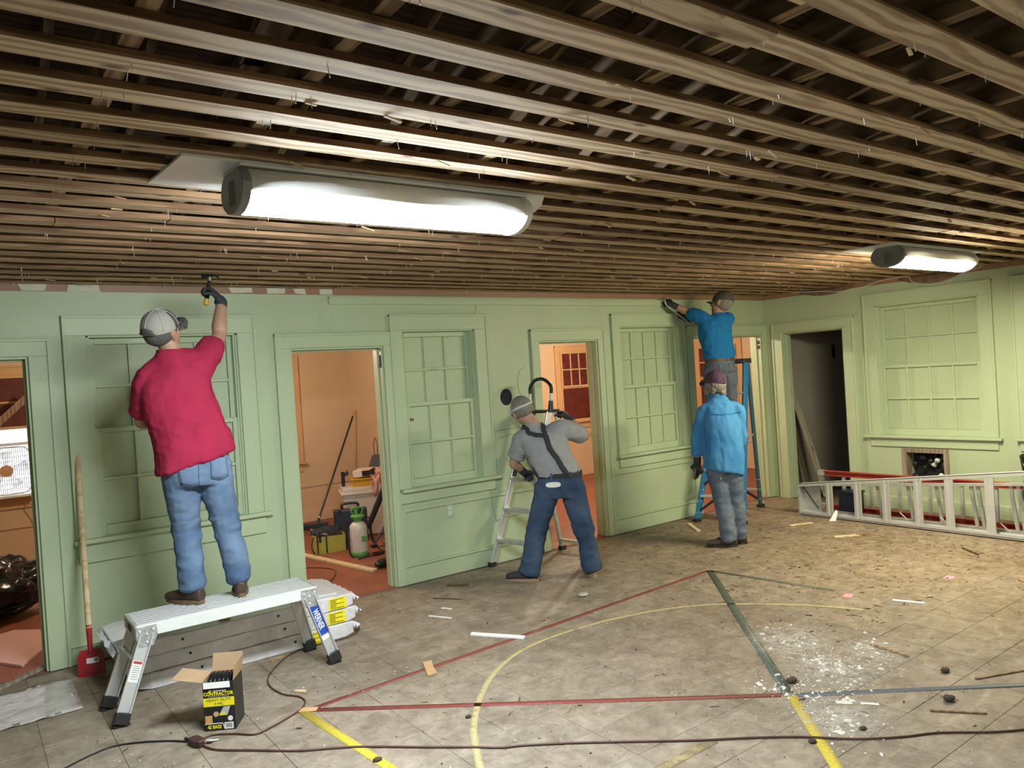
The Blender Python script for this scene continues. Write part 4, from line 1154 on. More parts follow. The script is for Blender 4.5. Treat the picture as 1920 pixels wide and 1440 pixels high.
m = MB(); m.tube(catmull([(-.040, 0, .425), (-.058, 0, .465), (-.045, 0, .495), (.03, 0, .500), (.055, 0, .485), (.04, 0, .43)], 4), .010, 8); m.cyl((-.012, 0, .42), (-.012, 0, .49), .02, n=10); m.build('pump_handle', GRN, sp)
m = MB(); m.box(.028, .083, -.0915, -.066, .165, .215); m.build('green_label', GRN, sp)
m = MB(); m.tube(catmull([(-.088, -.02, .30), (-.105, -.05, .2), (-.10, -.04, .06), (-.075, -.06, .01)], 5), .009, 6); m.build('strap', BLACKPL, sp)
m = MB(); m.tube(catmull([(.05, 0, .37), (.095, -.01, .40), (.13, 0, .34), (.14, -.02, .2), (.19, -.05, .07), (.25, -.02, .02), (.19, .03, .012), (.13, 0, .012)], 6), .006, 6); m.build('hose', BLACKPL, sp)
m = MB(); m.tube([(.22, -.04, .012), (.06, -.14, .010), (-.02, -.19, .010)], .006, 6); m.cyl((.24, -.03, .014), (.15, -.085, .014), .012, n=8); m.build('wand', BLACKPL, sp)
TOTE = plain('white_tote_plastic', (.62, .55, .50), .35, var=.06)
tt = thing('storage_tote', 'white storage tote stacked with tools behind the sprayer', 'tote', (3.86, 8.32, 0), facing(3.88, 8.02) + .12)
m = MB(); m.prism([(-.27, -.19), (.27, -.19), (.27, .19), (-.27, .19)], .008, .50, 'z'); m.v = [(x * (.90 + .20 * z), y * (.90 + .20 * z), z) for x, y, z in m.v]; m.build('tub', TOTE, tt, bevel=.02, seg=2)
m = MB(); m.box(-.295, .295, -.215, .215, .495, .53); m.box(-.275, .275, -.195, .195, .53, .58); m.build('lid', TOTE, tt, bevel=.010, seg=2)
ty = thing('plastic_tray', 'yellow plastic tray on top of the white tote', 'tray', (3.91, 8.26, .581), facing(3.9, 8.0) + .12)
YEL = plain('yellow_plastic', (.60, .32, .03), .4, var=.08)
m = MB(); m.prism([(-.20, -.13), (.20, -.13), (.20, .13), (-.20, .13)], 0, .006, 'z')
for a in ((-.215, .215, -.145, -.135), (-.215, .215, .135, .145), (-.215, -.205, -.135, .135), (.205, .215, -.135, .135)): m.box(a[0], a[1], a[2], a[3], 0, .085)
m.build('tub', YEL, ty); m = MB(); m.box(-.232, .232, -.160, -.135, .080, .092); m.box(-.232, .232, .135, .160, .080, .092); m.box(-.232, -.205, -.135, .135, .080, .092); m.box(.205, .232, -.135, .135, .080, .092); m.build('rim', YEL, ty, bevel=.003)
bx = thing('product_box', 'small white and black box tilted on the yellow tray', 'box', (3.86, 8.30, .690), facing(3.86, 8.0) - .45)
BOXW = plain('pale_card', (.70, .60, .54), .6, var=.05)
m = MB(); m.box(-.11, .11, -.075, .075, 0, .075); o = m.build('card', BOXW, bx, bevel=.003)
m = MB(); m.box(.01, .111, -.0765, -.074, .005, .070); m.box(.1095, .1115, -.07, .07, .005, .07); m.build('black_side_print', INK, bx)
m = MB(); m.box(-.01, .08, -.04, -.01, .0745, .0757); m.build('red_print', REDL, bx)
bx.rotation_euler = (.12, -.08, facing(3.86, 8.0) - .45)
PINK = cloth('pink_rag', (.62, .36, .32), .12)
g = []
for i in range(9):
    row = []
    for j in range(16):
        t = j / 15; x = -.05 + .10 * i / 8 * (1.1 - .3 * t)
        y = .10 - .30 * min(t, .62) / .62; z = .09 + .02 * math.sin(i * 1.7 + j * .5) - (0 if t < .62 else (t - .62) * .55)
        row.append((x + .015 * math.sin(j * .9 + i), y + .012 * math.sin(i * 1.3) - (.015 if t > .62 else 0), z))
    g.append(row)
m = MB(); m.sheet(g, .006); tag(m.build('rag', PINK, None, (3.96, 8.19, .600), facing(3.9, 8)), 'pink rag hanging over the front of the yellow tray', 'rag')
o = tag(lump(.10, .07, .045, 6, .35).build('rag', PINK, None, (4.05, 8.25, .678)), 'crumpled pink rag lying in the yellow tray', 'rag')
sg = thing('caulk_gun', 'black hand tool standing on the left end of the tote lid', 'hand tool', (3.63, 8.40, .581), facing(3.6, 8.1))
m = MB(); m.cyl((0, 0, 0), (0, 0, .17), .022, n=10); m.build('barrel', BLACKPL, sg); m = MB(); m.obox((.03, 0, .14), (.035, 0, .012), (0, .012, 0), (-.005, 0, .02)); m.cyl((.045, 0, .15), (.05, 0, .19), .006, n=6); m.build('trigger', BLACKPL, sg)
wk = thing('whisk_brush', 'grey bristle brush with wire loop standing behind the tote', 'brush', (4.20, 8.66, 0), facing(4.2, 8.3))
GRY = plain('grey_bristle', (.12, .10, .11), .9, var=.3, scale=60)
m = MB(); m.prism([(-.14, .62), (.14, .62), (.05, .88), (-.05, .88)], -.02, .02, 'y')
m.box(-.02, .02, -.015, .015, 0, .62); m.build('bristles', GRY, wk)
m = MB(); m.tube(catmull([(-.014, 0, .87), (-.024, 0, 1.0), (0, 0, 1.09), (.024, 0, 1.0), (.014, 0, .87)], 5), .006, 6); m.build('wire_loop', GRY, wk)
# push broom
br = thing('push_broom', 'push broom with black handle leaning into the room corner', 'broom', (3.50, 9.14, 0))
hd = V((3.62, 9.16, .06)); tp = V((4.345, 9.52, 1.42)); o_ = V((3.50, 9.14, 0))
m = MB(); ax = V((.92, -.39, 0)); m.obox((0, 0, .055), ax * .20, V((.39, .92, 0)) * .035, (0, 0, .022)); m.build('head_block', NAVYC, br, bevel=.008)
m = MB()
for i in range(16):
    for j in range(3):
        c = ax * (-.185 + .0247 * i) + V((.39, .92, 0)) * (-.022 + .022 * j)
        m.cyl(c + V((0, 0, .034)), c + V((0, 0, .001)), .009, .011, n=5)
m.build('bristles', NAVYC, br)
st = V((.07, -.0, .065)); dirh = (tp - o_ - st).normalized()
m = MB(); m.cyl(st, st + dirh * .08, .022, .016, n=10); m.build('handle_socket', BLACKPL, br)
m = MB(); m.cyl(st + dirh * .06, st + dirh * .085, .0165, n=10); m.build('collar', ALU, br)
L = (tp - o_ - st).length
m = MB(); m.cyl(st + dirh * .08, st + dirh * (L - .09), .0125, n=10); m.build('handle', BLACKPL, br)
m = MB(); m.cyl(st + dirh * (L - .09), st + dirh * L, .0135, n=10); m.build('handle_tip', plain('orange_grip', (.55, .27, .06), .5), br)
o = bar('timber_plank', 'bright new pine plank on the red floor in the middle doorway', (2.83, 8.02), (3.09, 6.54), .09, .020, PINE, cat='plank')
bw = thing('leaf_blower_tube', 'black plastic blower tube propped against the tote', 'tube', (3.52, 7.50, 0))
m = MB(); m.cyl((0, .04, .245), (.19, -.07, .70), .030, .034, n=14); m.cyl((0, .04, .245), (-.01, .046, .22), .036, .030, n=14); m.build('tube', BLACKPL, bw)
m = MB(); m.cyl((0, .05, .24), (.04, .03, .03), .012, .012, n=8); m.box(.01, .07, 0, .06, 0, .03); m.build('stand_leg', BLACKPL, bw)
m = MB(); m.cyl((.03, .02, .03), (.23, -.06, .33), .016, n=8); m.build('dark_lower_bar', plain('dull_grey_bar', (.12, .11, .11), .5), bw)
vn = thing('vacuum_nozzle', 'black rounded vacuum nozzle by the right jamb of the middle doorway', 'nozzle', (3.24, 6.66, 0), .4)
m = MB(); m.ellipsoid((0, 0, .045), .13, .055, .044, n=16, k=8); m.build('head', BLACKPL, vn); m = MB(); m.cyl((.09, 0, .05), (.22, .05, .11), .03, .028, n=12); m.build('neck', BLACKPL, vn)
tag(lump(.10, .07, .03, 12, .4).build('plastic_scrap', plain('clear_bag', (.55, .48, .46), .3), None, (3.78, 7.52, 0)), 'crumpled clear plastic on the red floor beside the tote', 'scrap')

# ================================================================== SIDE ROOM, LEFT DOORWAY
fan = thing('box_fan', 'white box fan in the bright window of the left doorway room', 'fan', (.405, FAR - .03, .80))
for a in ((-.27, .27, 0, .03), (-.27, .27, .55, .58), (-.27, -.24, .03, .55), (.24, .27, .03, .55)):
    m = MB(); m.box(a[0], a[1], -.11, .0, a[2], a[3]); m.build('frame_side', WHITE, fan, bevel=.006)
m = MB()
for q in range(25): x = -.23 + q * .46 / 24; m.cyl((x, -.108, .04), (x, -.108, .54), .0032, n=5)
for q in range(11): z = .05 + q * .048; m.cyl((-.235, -.105, z), (.235, -.105, z), .003, n=5)
m.tube([(.225 * math.copysign(abs(math.cos(a / 24 * 2 * math.pi)) ** .4, math.cos(a / 24 * 2 * math.pi)), -.11, .29 + .25 * math.copysign(abs(math.sin(a / 24 * 2 * math.pi)) ** .4, math.sin(a / 24 * 2 * math.pi))) for a in range(24)], .006, 6, closed=True)
m.build('wire_grille', WHITE, fan)
m = MB(); m.cyl((0, -.118, .29), (0, -.106, .29), .062, n=24); m.build('hub_badge', plain('peach_badge', (.62, .36, .20), .5), fan)
kb = N('translucent_white_blade'); kb.base((.9, .9, .92)); kb.set(.7); kb.b.inputs['Transmission Weight'].default_value = .85; BLADE = kb.m
for q in range(5):
    a = q * 2 * math.pi / 5; m = MB()
    g = [[(math.cos(a + .5 * i / 4) * r_, -.05 - .03 * i / 4, .29 + math.sin(a + .5 * i / 4) * r_) for r_ in (.05, .12, .20)] for i in range(5)]
    m.sheet(g, .003); m.build('blade', BLADE, fan)
m = MB(); m.tube(catmull([(.20, -.06, .01), (.24, -.10, -.05), (.27, -.05, -.25), (.29, -.04, -.6), (.30, -.05, -.79)], 5), .005, 6); m.build('power_cord', WHITE, fan)
gb = thing('rubbish_bag', 'shiny black rubbish bag inside the left doorway', 'bag', (.16, 7.72, 0))
lump(.44, .36, .235, 2, .30, 2.6, n=72, k=44).build('body', SACK, gb)
m = MB(); m.cyl((-.05, .02, .42), (-.07, .02, .52), .03, .07, n=10); m.build('tied_neck', SACK, gb)
INS = plain('pink_board', (.66, .40, .36), .8, var=.06)
scrap('foam_board', 'pale pink sheet lying on the floor in the left doorway', [(.02, 6.55), (.27, 6.12), (.47, 6.55), (.44, 6.98), (.28, 7.14), (-.15, 6.95)], .018, INS, cat='board')
leaning('torn_lath', 'torn brown lath hanging across the left doorway window', (.10, 8.98, 1.35), (.66, 8.98, 1.88), .07, .012, wood('brown_lath', (.20, .11, .06), (.38, .24, .15), axis='Z'), cat='lath', side=(.6, 0, -.6))
bpy.data.objects['torn_lath'].location.y = FAR - .17
bar('wood_strip', 'pale wooden strip on the floor of the left doorway', (.06, 5.70), (.42, 6.02), .05, .018, OLDB, cat='plank')
PLASTIC = plain('clear_sheet', (.50, .46, .43), .15, var=.15, bump=.8, bscale=10)
g = [[(-.10 + .60 * i / 12, 5.02 + .62 * j / 12, .004 + .016 * max(0, noise.noise(V((i * .7, j * .7, 3.0))))) for j in range(13)] for i in range(13)]
m = MB(); m.sheet(g, .001); tag(m.build('plastic_sheet', PLASTIC, None), 'crinkled plastic sheet on the floor in front of the left doorway', 'sheet')

# ================================================================== DEBRIS ON THE FLOOR
DK = wood('dark_splinter_wood', (.06, .035, .022), (.15, .09, .055), vary=.3)
MID = wood('brown_splinter_wood', (.22, .13, .07), (.40, .26, .15), vary=.3)
STONE = plain('dark_clod', (.06, .04, .03), .9, var=.3)
PLAST = plain('plaster_chip', (.72, .69, .64), .9, var=.08)
bar('trim_offcut', 'white painted trim offcut lying across the red line', (2.76, 4.40), (2.97, 4.07), .045, .014, PAPER, cat='offcut')
scrap('wood_block', 'tan cardboard coloured wood block on the red line', [(2.25, 4.18), (2.31, 4.17), (2.26, 4.06), (2.23, 3.97), (2.17, 3.98)], .012, plain('tan_block', (.50, .31, .15), .8), cat='offcut')
bar('trim_offcut', 'thin white stick on the brown floor below the aluminium ladder', (5.24, 2.77), (5.31, 2.58), .035, .008, PAPER, cat='offcut')
bar('wood_stick', 'straight pale stick at the edge of the white plaster crumbs', (4.34, 2.42), (4.31, 2.20), .022, .012, MID, cat='stick')
bar('wood_stick', 'long brown splinter at the right edge of the floor', (4.25, 1.82), (4.66, 1.64), .016, .008, MID, cat='stick')
bar('wood_stick', 'brown twig with broken end above the brown cord', (3.72, 1.81), (3.87, 1.62), .015, .008, MID, cat='stick')
bar('wood_stick', 'dark stick lying close to the aluminium ladder', (7.0, 3.05), (6.85, 2.86), .025, .012, DK, cat='stick')
bar('wood_stick', 'short pale stick just right of the upper pink note', (6.28, 2.36), (6.2, 2.22), .022, .010, MID, cat='stick')
bar('wood_chip', 'orange wood chip lying beside the cord near the platform foot', (1.42, 4.50 - .42), (1.50, 4.02), .05, .008, plain('orange_chip', (.55, .33, .16), .8), cat='chip')
bar('wood_chip', 'wood chip under the platform beside the cord', (1.55, 4.93), (1.66, 4.99), .035, .008, MID, cat='chip')
bar('wood_chip', 'pale chip on the floor between carton and platform foot', (1.50, 4.36), (1.545, 4.30), .03, .008, PINE, cat='chip')
bar('plaster_sliver', 'white sliver on the floor right of the panel packs', (2.76, 4.98), (2.85, 4.80), .022, .008, PLAST, cat='chip')
bar('plaster_sliver', 'small white flake above the white sliver', (2.93, 5.08), (2.97, 5.0), .025, .006, PLAST, cat='chip')
bar('wood_chip', 'dark flat chip by the dado wall', (3.30, 5.60), (3.42, 5.45), .06, .010, DK, cat='chip')
bar('wood_stick', 'thin red brown stick on the floor below the dado', (3.02, 5.36), (3.16, 5.16), .014, .006, DK, cat='stick')
for i, (x, y, r_, lab) in enumerate(((5.151, 3.049, .3, 'lower'), (6.044, 2.742, .1, 'upper'))):
    a = r_; pts = [(x + c * math.cos(a) - s * math.sin(a), y + c * math.sin(a) + s * math.cos(a)) for c, s in ((-.045, -.03), (.045, -.03), (.045, .03), (-.045, .03))]
    scrap('paper_note', 'pink paper note on the brown floor, the %s of two' % lab, pts, .002, plain('pink_note', (.78, .28, .36), .8, var=.04), cat='note')
for i, (x, y, s, lab) in enumerate(((3.557, 2.458, .035, 'dark clod on the crossing of the court lines'), (4.237, 1.972, .03, 'dark round clod right of the plaster crumbs'), (3.897, 1.801, .035, 'flat dark clod beneath the blue line'), (2.05, 3.35, .018, 'small black clod inside the cream circle'), (1.49, 3.27, .022, 'dark clod beside the yellow line at the bottom'), (3.05, 2.02, .022, 'dark clod touching the brown cord by the yellow line'), (3.32, 1.93, .02, 'flat black clod right of the yellow line near the cord'))):
    tag(lump(s, s * .7, s * .4, 20 + i, .3, n=10, k=7).build('clod', STONE, None, (x, y, 0)), lab, 'clod')
tag(lump(.045, .04, .012, 33, .2, n=12, k=7).build('dust_ball', plain('dusty_clump', (.42, .40, .36), .9), None, (3.87, 4.50, 0)), 'pale dusty lump in front of the man in braces', 'clod')
bar('paper_flake', 'white square flake under the plaster crumbs', (3.50, 2.17), (3.55, 2.11), .04, .003, PLAST, cat='chip')
bar('paper_flake', 'white oblong flake right of the square flake', (3.57, 2.08), (3.62, 2.01), .025, .004, PLAST, cat='chip')
scrap('plaster_flake', 'white pear shaped flake just above the brown cord', [(3.20, 2.02), (3.235, 2.0), (3.24, 1.97), (3.215, 1.96)], .004, PLAST, cat='chip')
bar('plank_offcut', 'pale plank offcut at the foot of the blue ladder', (6.20, 5.30), (6.42, 5.62), .05, .016, PINE, cat='offcut')
bar('plank_offcut', 'broken pine lath in front of the blue ladder', (6.33, 5.12), (6.62, 5.06), .03, .012, MID, cat='offcut')
bar('plank_offcut', 'yellow splintered board right of the blue ladder', (6.95, 4.72), (7.20, 4.62), .05, .012, PINE, cat='offcut')
bar('plank_offcut', 'pale shard lying below the white paper scrap', (6.75, 4.10), (6.95, 3.98), .07, .010, PINE, cat='offcut')
# crumbs: far too many to count
rc = random.Random(77)
def crumbs(name, label, n, fn, mat, s0, s1, flat=.35, long=1.0):
    m = MB()
    for q in range(n):
        x, y = fn(); s = rc.uniform(s0, s1); a = rc.uniform(0, 6.28); l = s * rc.uniform(1, long); h = s * flat * rc.uniform(.5, 1.2)
        ca, sa = math.cos(a), math.sin(a)
        base = [(-l, -s * rc.uniform(.4, 1)), (l * rc.uniform(.5, 1), -s * .7), (l, s * rc.uniform(.3, 1)), (-l * rc.uniform(.3, 1), s)]
        vs = [(x + (c * ca - d * sa) * .5, y + (c * sa + d * ca) * .5, 0.0012) for c, d in base]
        vs += [(x + (c * ca - d * sa) * .32, y + (c * sa + d * ca) * .32, .0012 + h) for c, d in base]
        m.add(vs, [(4, 5, 6, 7), (0, 1, 5, 4), (1, 2, 6, 5), (2, 3, 7, 6), (3, 0, 4, 7)])
    o = m.build(name, mat, floor); o['label'] = label; o['kind'] = 'stuff'
def blob(c, sx, sy, rot=0):
    def f():
        a, b = rc.gauss(0, sx), rc.gauss(0, sy)
        return c[0] + a * math.cos(rot) - b * math.sin(rot), c[1] + a * math.sin(rot) + b * math.cos(rot)
    return f
B1, B2, B3, B4, B5 = blob((4.10, 2.78), .11, .20, -.6), blob((3.88, 2.42), .085, .19, -.7), blob((4.25, 2.36), .06, .16, -.8), blob((3.48, 2.38), .10, .12), blob((3.35, 2.05), .09, .18, -.7)
crumbs('plaster_crumbs', 'white plaster crumbs scattered where the court lines cross', 850, lambda: rc.choice((B1, B1, B2, B2, B3, B4, B5))(), PLAST, .003, .010, .3, 2.0)
crumbs('plaster_lumps', 'larger white plaster lumps among the crumbs', 130, lambda: rc.choice((B1, B2, B2, B3, B4, B5))(), PLAST, .010, .024, .35, 2.2)
def dust_mat():
    k = N('plaster_dust_film'); co = k.coords('World')
    k.base((.62, .58, .53)); k.set(.95)
    src = k.n('ShaderNodeNewGeometry').outputs['Position']
    fall = None
    for (x, y, r_) in ((4.10, 2.80, .34), (3.88, 2.42, .32), (4.25, 2.38, .26), (3.36, 2.06, .26)):
        sub = k.n('ShaderNodeVectorMath', operation='DISTANCE'); sub.inputs[1].default_value = (x, y, 0); k.l(src, sub.inputs[0])
        mr = k.n('ShaderNodeMapRange'); mr.inputs[1].default_value = r_; mr.inputs[2].default_value = r_ * .2; k.l(sub.outputs['Value'], mr.inputs[0])
        if fall is None: fall = mr.outputs[0]
        else:
            mx = k.n('ShaderNodeMath', operation='MAXIMUM'); k.l(fall, mx.inputs[0]); k.l(mr.outputs[0], mx.inputs[1]); fall = mx.outputs[0]
    mm = k.n('ShaderNodeMath', operation='MULTIPLY'); k.l(fall, mm.inputs[0])
    k.l(k.ramp(k.noise(co, 16, 8, .75, .5), [(.40, 0.0), (.72, .85)]), mm.inputs[1])
    k.l(mm.outputs[0], k.b.inputs['Alpha'])
    return k.m
m = MB(); m.sheet([[(2.95 + 1.75 * i / 4, 1.7 + 1.5 * j / 4, .0030) for j in range(5)] for i in range(5)], .0004)
o = m.build('plaster_dust_film', dust_mat(), floor); o['label'] = 'thin film of white plaster dust'; o['kind'] = 'stuff'
crumbs('plaster_dust', 'fine white plaster grit around the crumbs', 3800, lambda: rc.choice((blob((4.0, 2.6), .22, .34, -.7), blob((3.7, 2.4), .5, .5)))(), PLAST, .0015, .005, .3)
def anywhere():
    while True:
        x, y = rc.uniform(.3, 8.1), rc.uniform(1.2, 5.8)
        if x > 7.45 and y < 5: continue
        return x, y
def far_side():
    return rc.uniform(4.6, 7.4), rc.uniform(2.6, 5.7)
crumbs('wood_splinters', 'dark wood splinters littering the whole floor', 520, lambda: anywhere() if rc.random() < .5 else far_side(), DK, .003, .010, .5, 7.0)
crumbs('pale_splinters', 'pale wood splinters littering the far floor', 420, lambda: anywhere() if rc.random() < .25 else far_side(), MID, .004, .014, .4, 6.0)
crumbs('paint_flakes', 'small white paint flakes littering the floor', 700, anywhere, PLAST, .002, .008, .2, 2.0)
crumbs('dirt_specks', 'dark dirt specks littering the floor', 2600, lambda: anywhere() if rc.random() < .6 else far_side(), STONE, .0015, .006, .6)

# ================================================================== PEOPLE
def voxel(mb, size, smooth=6, fac=.5):
    """one continuous surface grown from overlapping closed pieces"""
    me = bpy.data.meshes.new('tmp'); me.from_pydata(mb.v, [], mb.f)
    bm = bmesh.new(); bm.from_mesh(me); bmesh.ops.remove_doubles(bm, verts=bm.verts, dist=1e-5); bmesh.ops.recalc_face_normals(bm, faces=bm.faces); bm.to_mesh(me); bm.free()
    o = bpy.data.objects.new('tmp', me); COL.objects.link(o)
    r = o.modifiers.new('r', 'REMESH'); r.mode = 'VOXEL'; r.voxel_size = size; r.adaptivity = 0
    s = o.modifiers.new('s', 'SMOOTH'); s.factor = fac; s.iterations = smooth
    dg = bpy.context.evaluated_depsgraph_get()
    out = bpy.data.meshes.new_from_object(o.evaluated_get(dg))
    bpy.data.objects.remove(o); bpy.data.meshes.remove(me)
    for p in out.polygons: p.use_smooth = True
    return out

def wrinkle(me, amp, freq, seed=0.0, stretch=(1, 1, .6), mask=None, dirs=None):
    """cloth folds pressed into a garment along its normals"""
    vs = me.vertices
    nr = [v.normal.copy() for v in vs]
    for v, n in zip(vs, nr):
        p = V((v.co.x * stretch[0], v.co.y * stretch[1], v.co.z * stretch[2])) * freq + V((seed, seed * 2.3, 0))
        w = noise.noise(p); w2 = noise.noise(p * 2.3 + V((5, 1, 2)))
        d = (1 - abs(w) * 2.2) * .7 + w2 * .35
        k = mask(v.co) if mask else 1.0
        v.co += n * (amp * d * k)
    me.update()

def limb(mb, pts, rad, k=5, n=14, squash=None):
    """tapered smooth limb through the joints; squash=(axis, factor) flattens it"""
    P = catmull(pts, k)
    R = catmull([V((r, 0, 0)) for r in rad], k)
    ring = []; x = None; L = len(P)
    vs = []
    for i, p in enumerate(P):
        t = (P[min(i + 1, L - 1)] - P[max(i - 1, 0)]).normalized()
        if x is None: x = t.orthogonal().normalized()
        x = (x - t * x.dot(t)).normalized(); y = t.cross(x); r = max(R[i].x, .002)
        for j in range(n):
            a = 2 * math.pi * j / n
            o = x * (r * math.cos(a)) + y * (r * math.sin(a))
            if squash: o -= squash[0] * (o.dot(squash[0]) * (1 - squash[1]))
            vs.append(p + o)
    # rounded ends
    fs = [(i * n + j, i * n + (j + 1) % n, (i + 1) * n + (j + 1) % n, (i + 1) * n + j) for i in range(L - 1) for j in range(n)]
    t0 = (P[0] - P[1]).normalized(); t1 = (P[-1] - P[-2]).normalized()
    vs.append(P[0] + t0 * R[0].x * .6); vs.append(P[-1] + t1 * R[-1].x * .6)
    a, b = len(vs) - 2, len(vs) - 1
    fs += [(a, (j + 1) % n, j) for j in range(n)] + [(b, (L - 1) * n + j, (L - 1) * n + (j + 1) % n) for j in range(n)]
    mb.add(vs, fs, 0, True)

def trunk(mb, secs, r, f, k=5, n=26, power=2.4, cap=True):
    """torso: list of (centre, half width, half depth[, tilt]) ; r,f = right and forward"""
    C = catmull([s[0] for s in secs], k); Wd = catmull([V((s[1], s[2], s[3] if len(s) > 3 else 0)) for s in secs], k)
    vs = []; L = len(C)
    for c, w in zip(C, Wd):
        for j in range(n):
            a = 2 * math.pi * j / n
            ca, sa = math.cos(a), math.sin(a)
            q = (abs(ca) ** power + abs(sa) ** power) ** (-1 / power)
            vs.append(V(c) + r * (w.x * ca * q) + f * (w.y * sa * q) + V((0, 0, w.z * ca * q)))
    fs = [(i * n + j, i * n + (j + 1) % n, (i + 1) * n + (j + 1) % n, (i + 1) * n + j) for i in range(L - 1) for j in range(n)]
    fs += [tuple(range(n - 1, -1, -1)), tuple((L - 1) * n + j for j in range(n))]
    mb.add(vs, fs, 0, True)

def hand(mb, wrist, d, nrm, thumb, curl=(.5, .6, .6, .65), s=1.0, thumb_curl=.4):
    """palm, four fingers of unequal length bending towards nrm, thumb leaving the side 'thumb'"""
    d = V(d).normalized(); nrm = V(nrm); nrm = (nrm - d * nrm.dot(d)).normalized(); side = V(thumb); side = (side - d * side.dot(d) - nrm * side.dot(nrm)).normalized()
    w = V(wrist)
    secs = [(w - d * .02 * s, .026 * s, .021 * s), (w + d * .02 * s, .031 * s, .020 * s), (w + d * .055 * s, .041 * s, .018 * s), (w + d * .088 * s, .042 * s, .014 * s)]
    trunk(mb, secs, side, nrm, 4, 14, 2.3)
    lens = (.075, .083, .077, .062)
    for i in range(4):
        o = .031 - .0205 * i
        p = w + d * ((.085, .090, .087, .079)[i] * s) + side * (o * s)
        dd = (d + side * (o * 1.2)).normalized(); c = curl[i]; pts = [p - dd * .02 * s, p]; ax = dd.cross(nrm).normalized()
        for q, fr in enumerate((.45, .31, .24)):
            dd = Matrix.Rotation(c * (.9, 1.15, .8)[q], 3, ax) @ dd
            p = p + dd * (lens[i] * fr * s); pts.append(p)
        r0 = (.0098, .0102, .0098, .0086)[i] * s
        limb(mb, pts, [r0, r0, r0 * .95, r0 * .88, r0 * .72], 3, 8)
    p = w + d * .025 * s + side * .026 * s + nrm * .006 * s
    dd = (d * .62 + side * .72 + nrm * .25).normalized(); pts = [p - dd * .012 * s, p]
    ax = (dd.cross(nrm * .6 - side * .5)).normalized()
    for q, l in enumerate((.038, .032, .027)):
        pts.append(pts[-1] + dd * l * s); dd = Matrix.Rotation(thumb_curl, 3, ax) @ dd
    limb(mb, pts, [.015 * s, .0145 * s, .0125 * s, .011 * s, .0085 * s], 3, 8)

def head_M(c, fwd, up):
    y = V(fwd).normalized(); z = V(up); z = (z - y * z.dot(y)).normalized(); x = y.cross(z); c = V(c)
    return Matrix(((x.x, y.x, z.x, c.x), (x.y, y.y, z.y, c.y), (x.z, y.z, z.z, c.z), (0, 0, 0, 1))) @ Matrix.Scale(1.10, 4)

def head(mb, M):
    mb.ellipsoid((0, -.012, .028), .077, .097, .088, M)
    mb.ellipsoid((0, .030, -.040), .062, .064, .078, M)
    mb.ellipsoid((0, .066, -.094), .027, .024, .022, M)
    mb.ellipsoid((0, .070, .022), .056, .024, .014, M)
    for s in (-1, 1):
        mb.ellipsoid((s * .040, .060, -.022), .024, .026, .020, M)
        mb.ellipsoid((s * .079, -.006, -.012), .010, .022, .033, M, n=12, k=8)
        mb.ellipsoid((s * .086, -.016, -.002), .006, .014, .024, M, n=10, k=6)
    limb(mb, [M @ V((0, .088, .020)), M @ V((0, .102, -.008)), M @ V((0, .112, -.030))], [.009, .012, .015], 3, 8)
    mb.ellipsoid((0, .090, -.062), .024, .010, .006, M, n=10, k=6); mb.ellipsoid((0, .088, -.073), .021, .010, .006, M, n=10, k=6)

EYEW = plain('eye_white', (.75, .73, .70), .25, var=.02); IRIS = plain('eye_iris', (.08, .06, .04), .2)
LIPS = plain('lip', (.42, .20, .17), .5)
def face_parts(par, M):
    for s in (-1, 1):
        m = MB(); m.ellipsoid((s * .032, .078, .002), .0135, .012, .0095, M, n=12, k=8); e = m.build('eye', EYEW, par)
        m = MB(); m.ellipsoid((s * .032, .0885, .002), .0058, .003, .0058, M, n=10, k=6); m.build('iris', IRIS, e)
        m = MB(); m.tube([M @ V((s * x, .090 - abs(x - .03) * .3, .020 + .004 * (1 - abs(x - .03) / .02))) for x in (.012, .022, .032, .042, .050)], .004, 6); m.build('eyebrow', HAIRG, par)
    m = MB(); m.tube([M @ V((x, .0985 - abs(x) * .35, -.067 + abs(x) * .04)) for x in (-.024, -.012, 0, .012, .024)], .0035, 6); m.build('mouth', LIPS, par)

SKIN = plain('skin', (.43, .25, .17), .55, var=.10, scale=22, bump=.15, bscale=180)
HAIRG = plain('grey_hair', (.22, .20, .17), .7, var=.45, scale=90, bump=.8, bscale=140)
HAIRD = plain('dark_short_hair', (.085, .082, .078), .8, var=.4, scale=120, bump=.6, bscale=200)

def shell(me_name, me, mat, par):
    me.materials.clear(); me.materials.append(mat); me.name = me_name
    return link(me_name, me, par)

def bvh(o):
    me = o.data
    return BVHTree.FromPolygons([v.co.copy() for v in me.vertices], [tuple(p.vertices) for p in me.polygons])

def strap(name, tree, pts, width, th, mat, par, off=.003, k=8, across=None, lift=.0):
    """band lying on the surface in 'tree' along pts"""
    P = catmull(pts, k); g = []
    L = len(P)
    for i, p in enumerate(P):
        loc, n, _, _ = tree.find_nearest(p)
        t = (P[min(i + 1, L - 1)] - P[max(i - 1, 0)]).normalized()
        s = n.cross(t).normalized() * (width / 2)
        row = []
        for q in (-1, -.5, 0, .5, 1):
            a = loc + s * q; l2, n2, _, _ = tree.find_nearest(a)
            row.append(l2 + n2 * (off + th))
        g.append(row)
    # orientation: the sheet is thickened inwards
    m = MB(); m.sheet(g, 0)
    nrm = (V(g[1][1]) - V(g[0][0])).cross(V(g[0][1]) - V(g[0][0]))
    m = MB(); 
    l0, n0, _, _ = tree.find_nearest(V(g[L // 2][2]))
    a = (V(g[L // 2][3]) - V(g[L // 2][1])); b = (V(g[min(L // 2 + 1, L - 1)][2]) - V(g[L // 2 - 1][2]))
    if b.cross(a).dot(n0) < 0: g = [list(reversed(r)) for r in g]
    m.sheet(g, th)
    return m.build(name, mat, par)

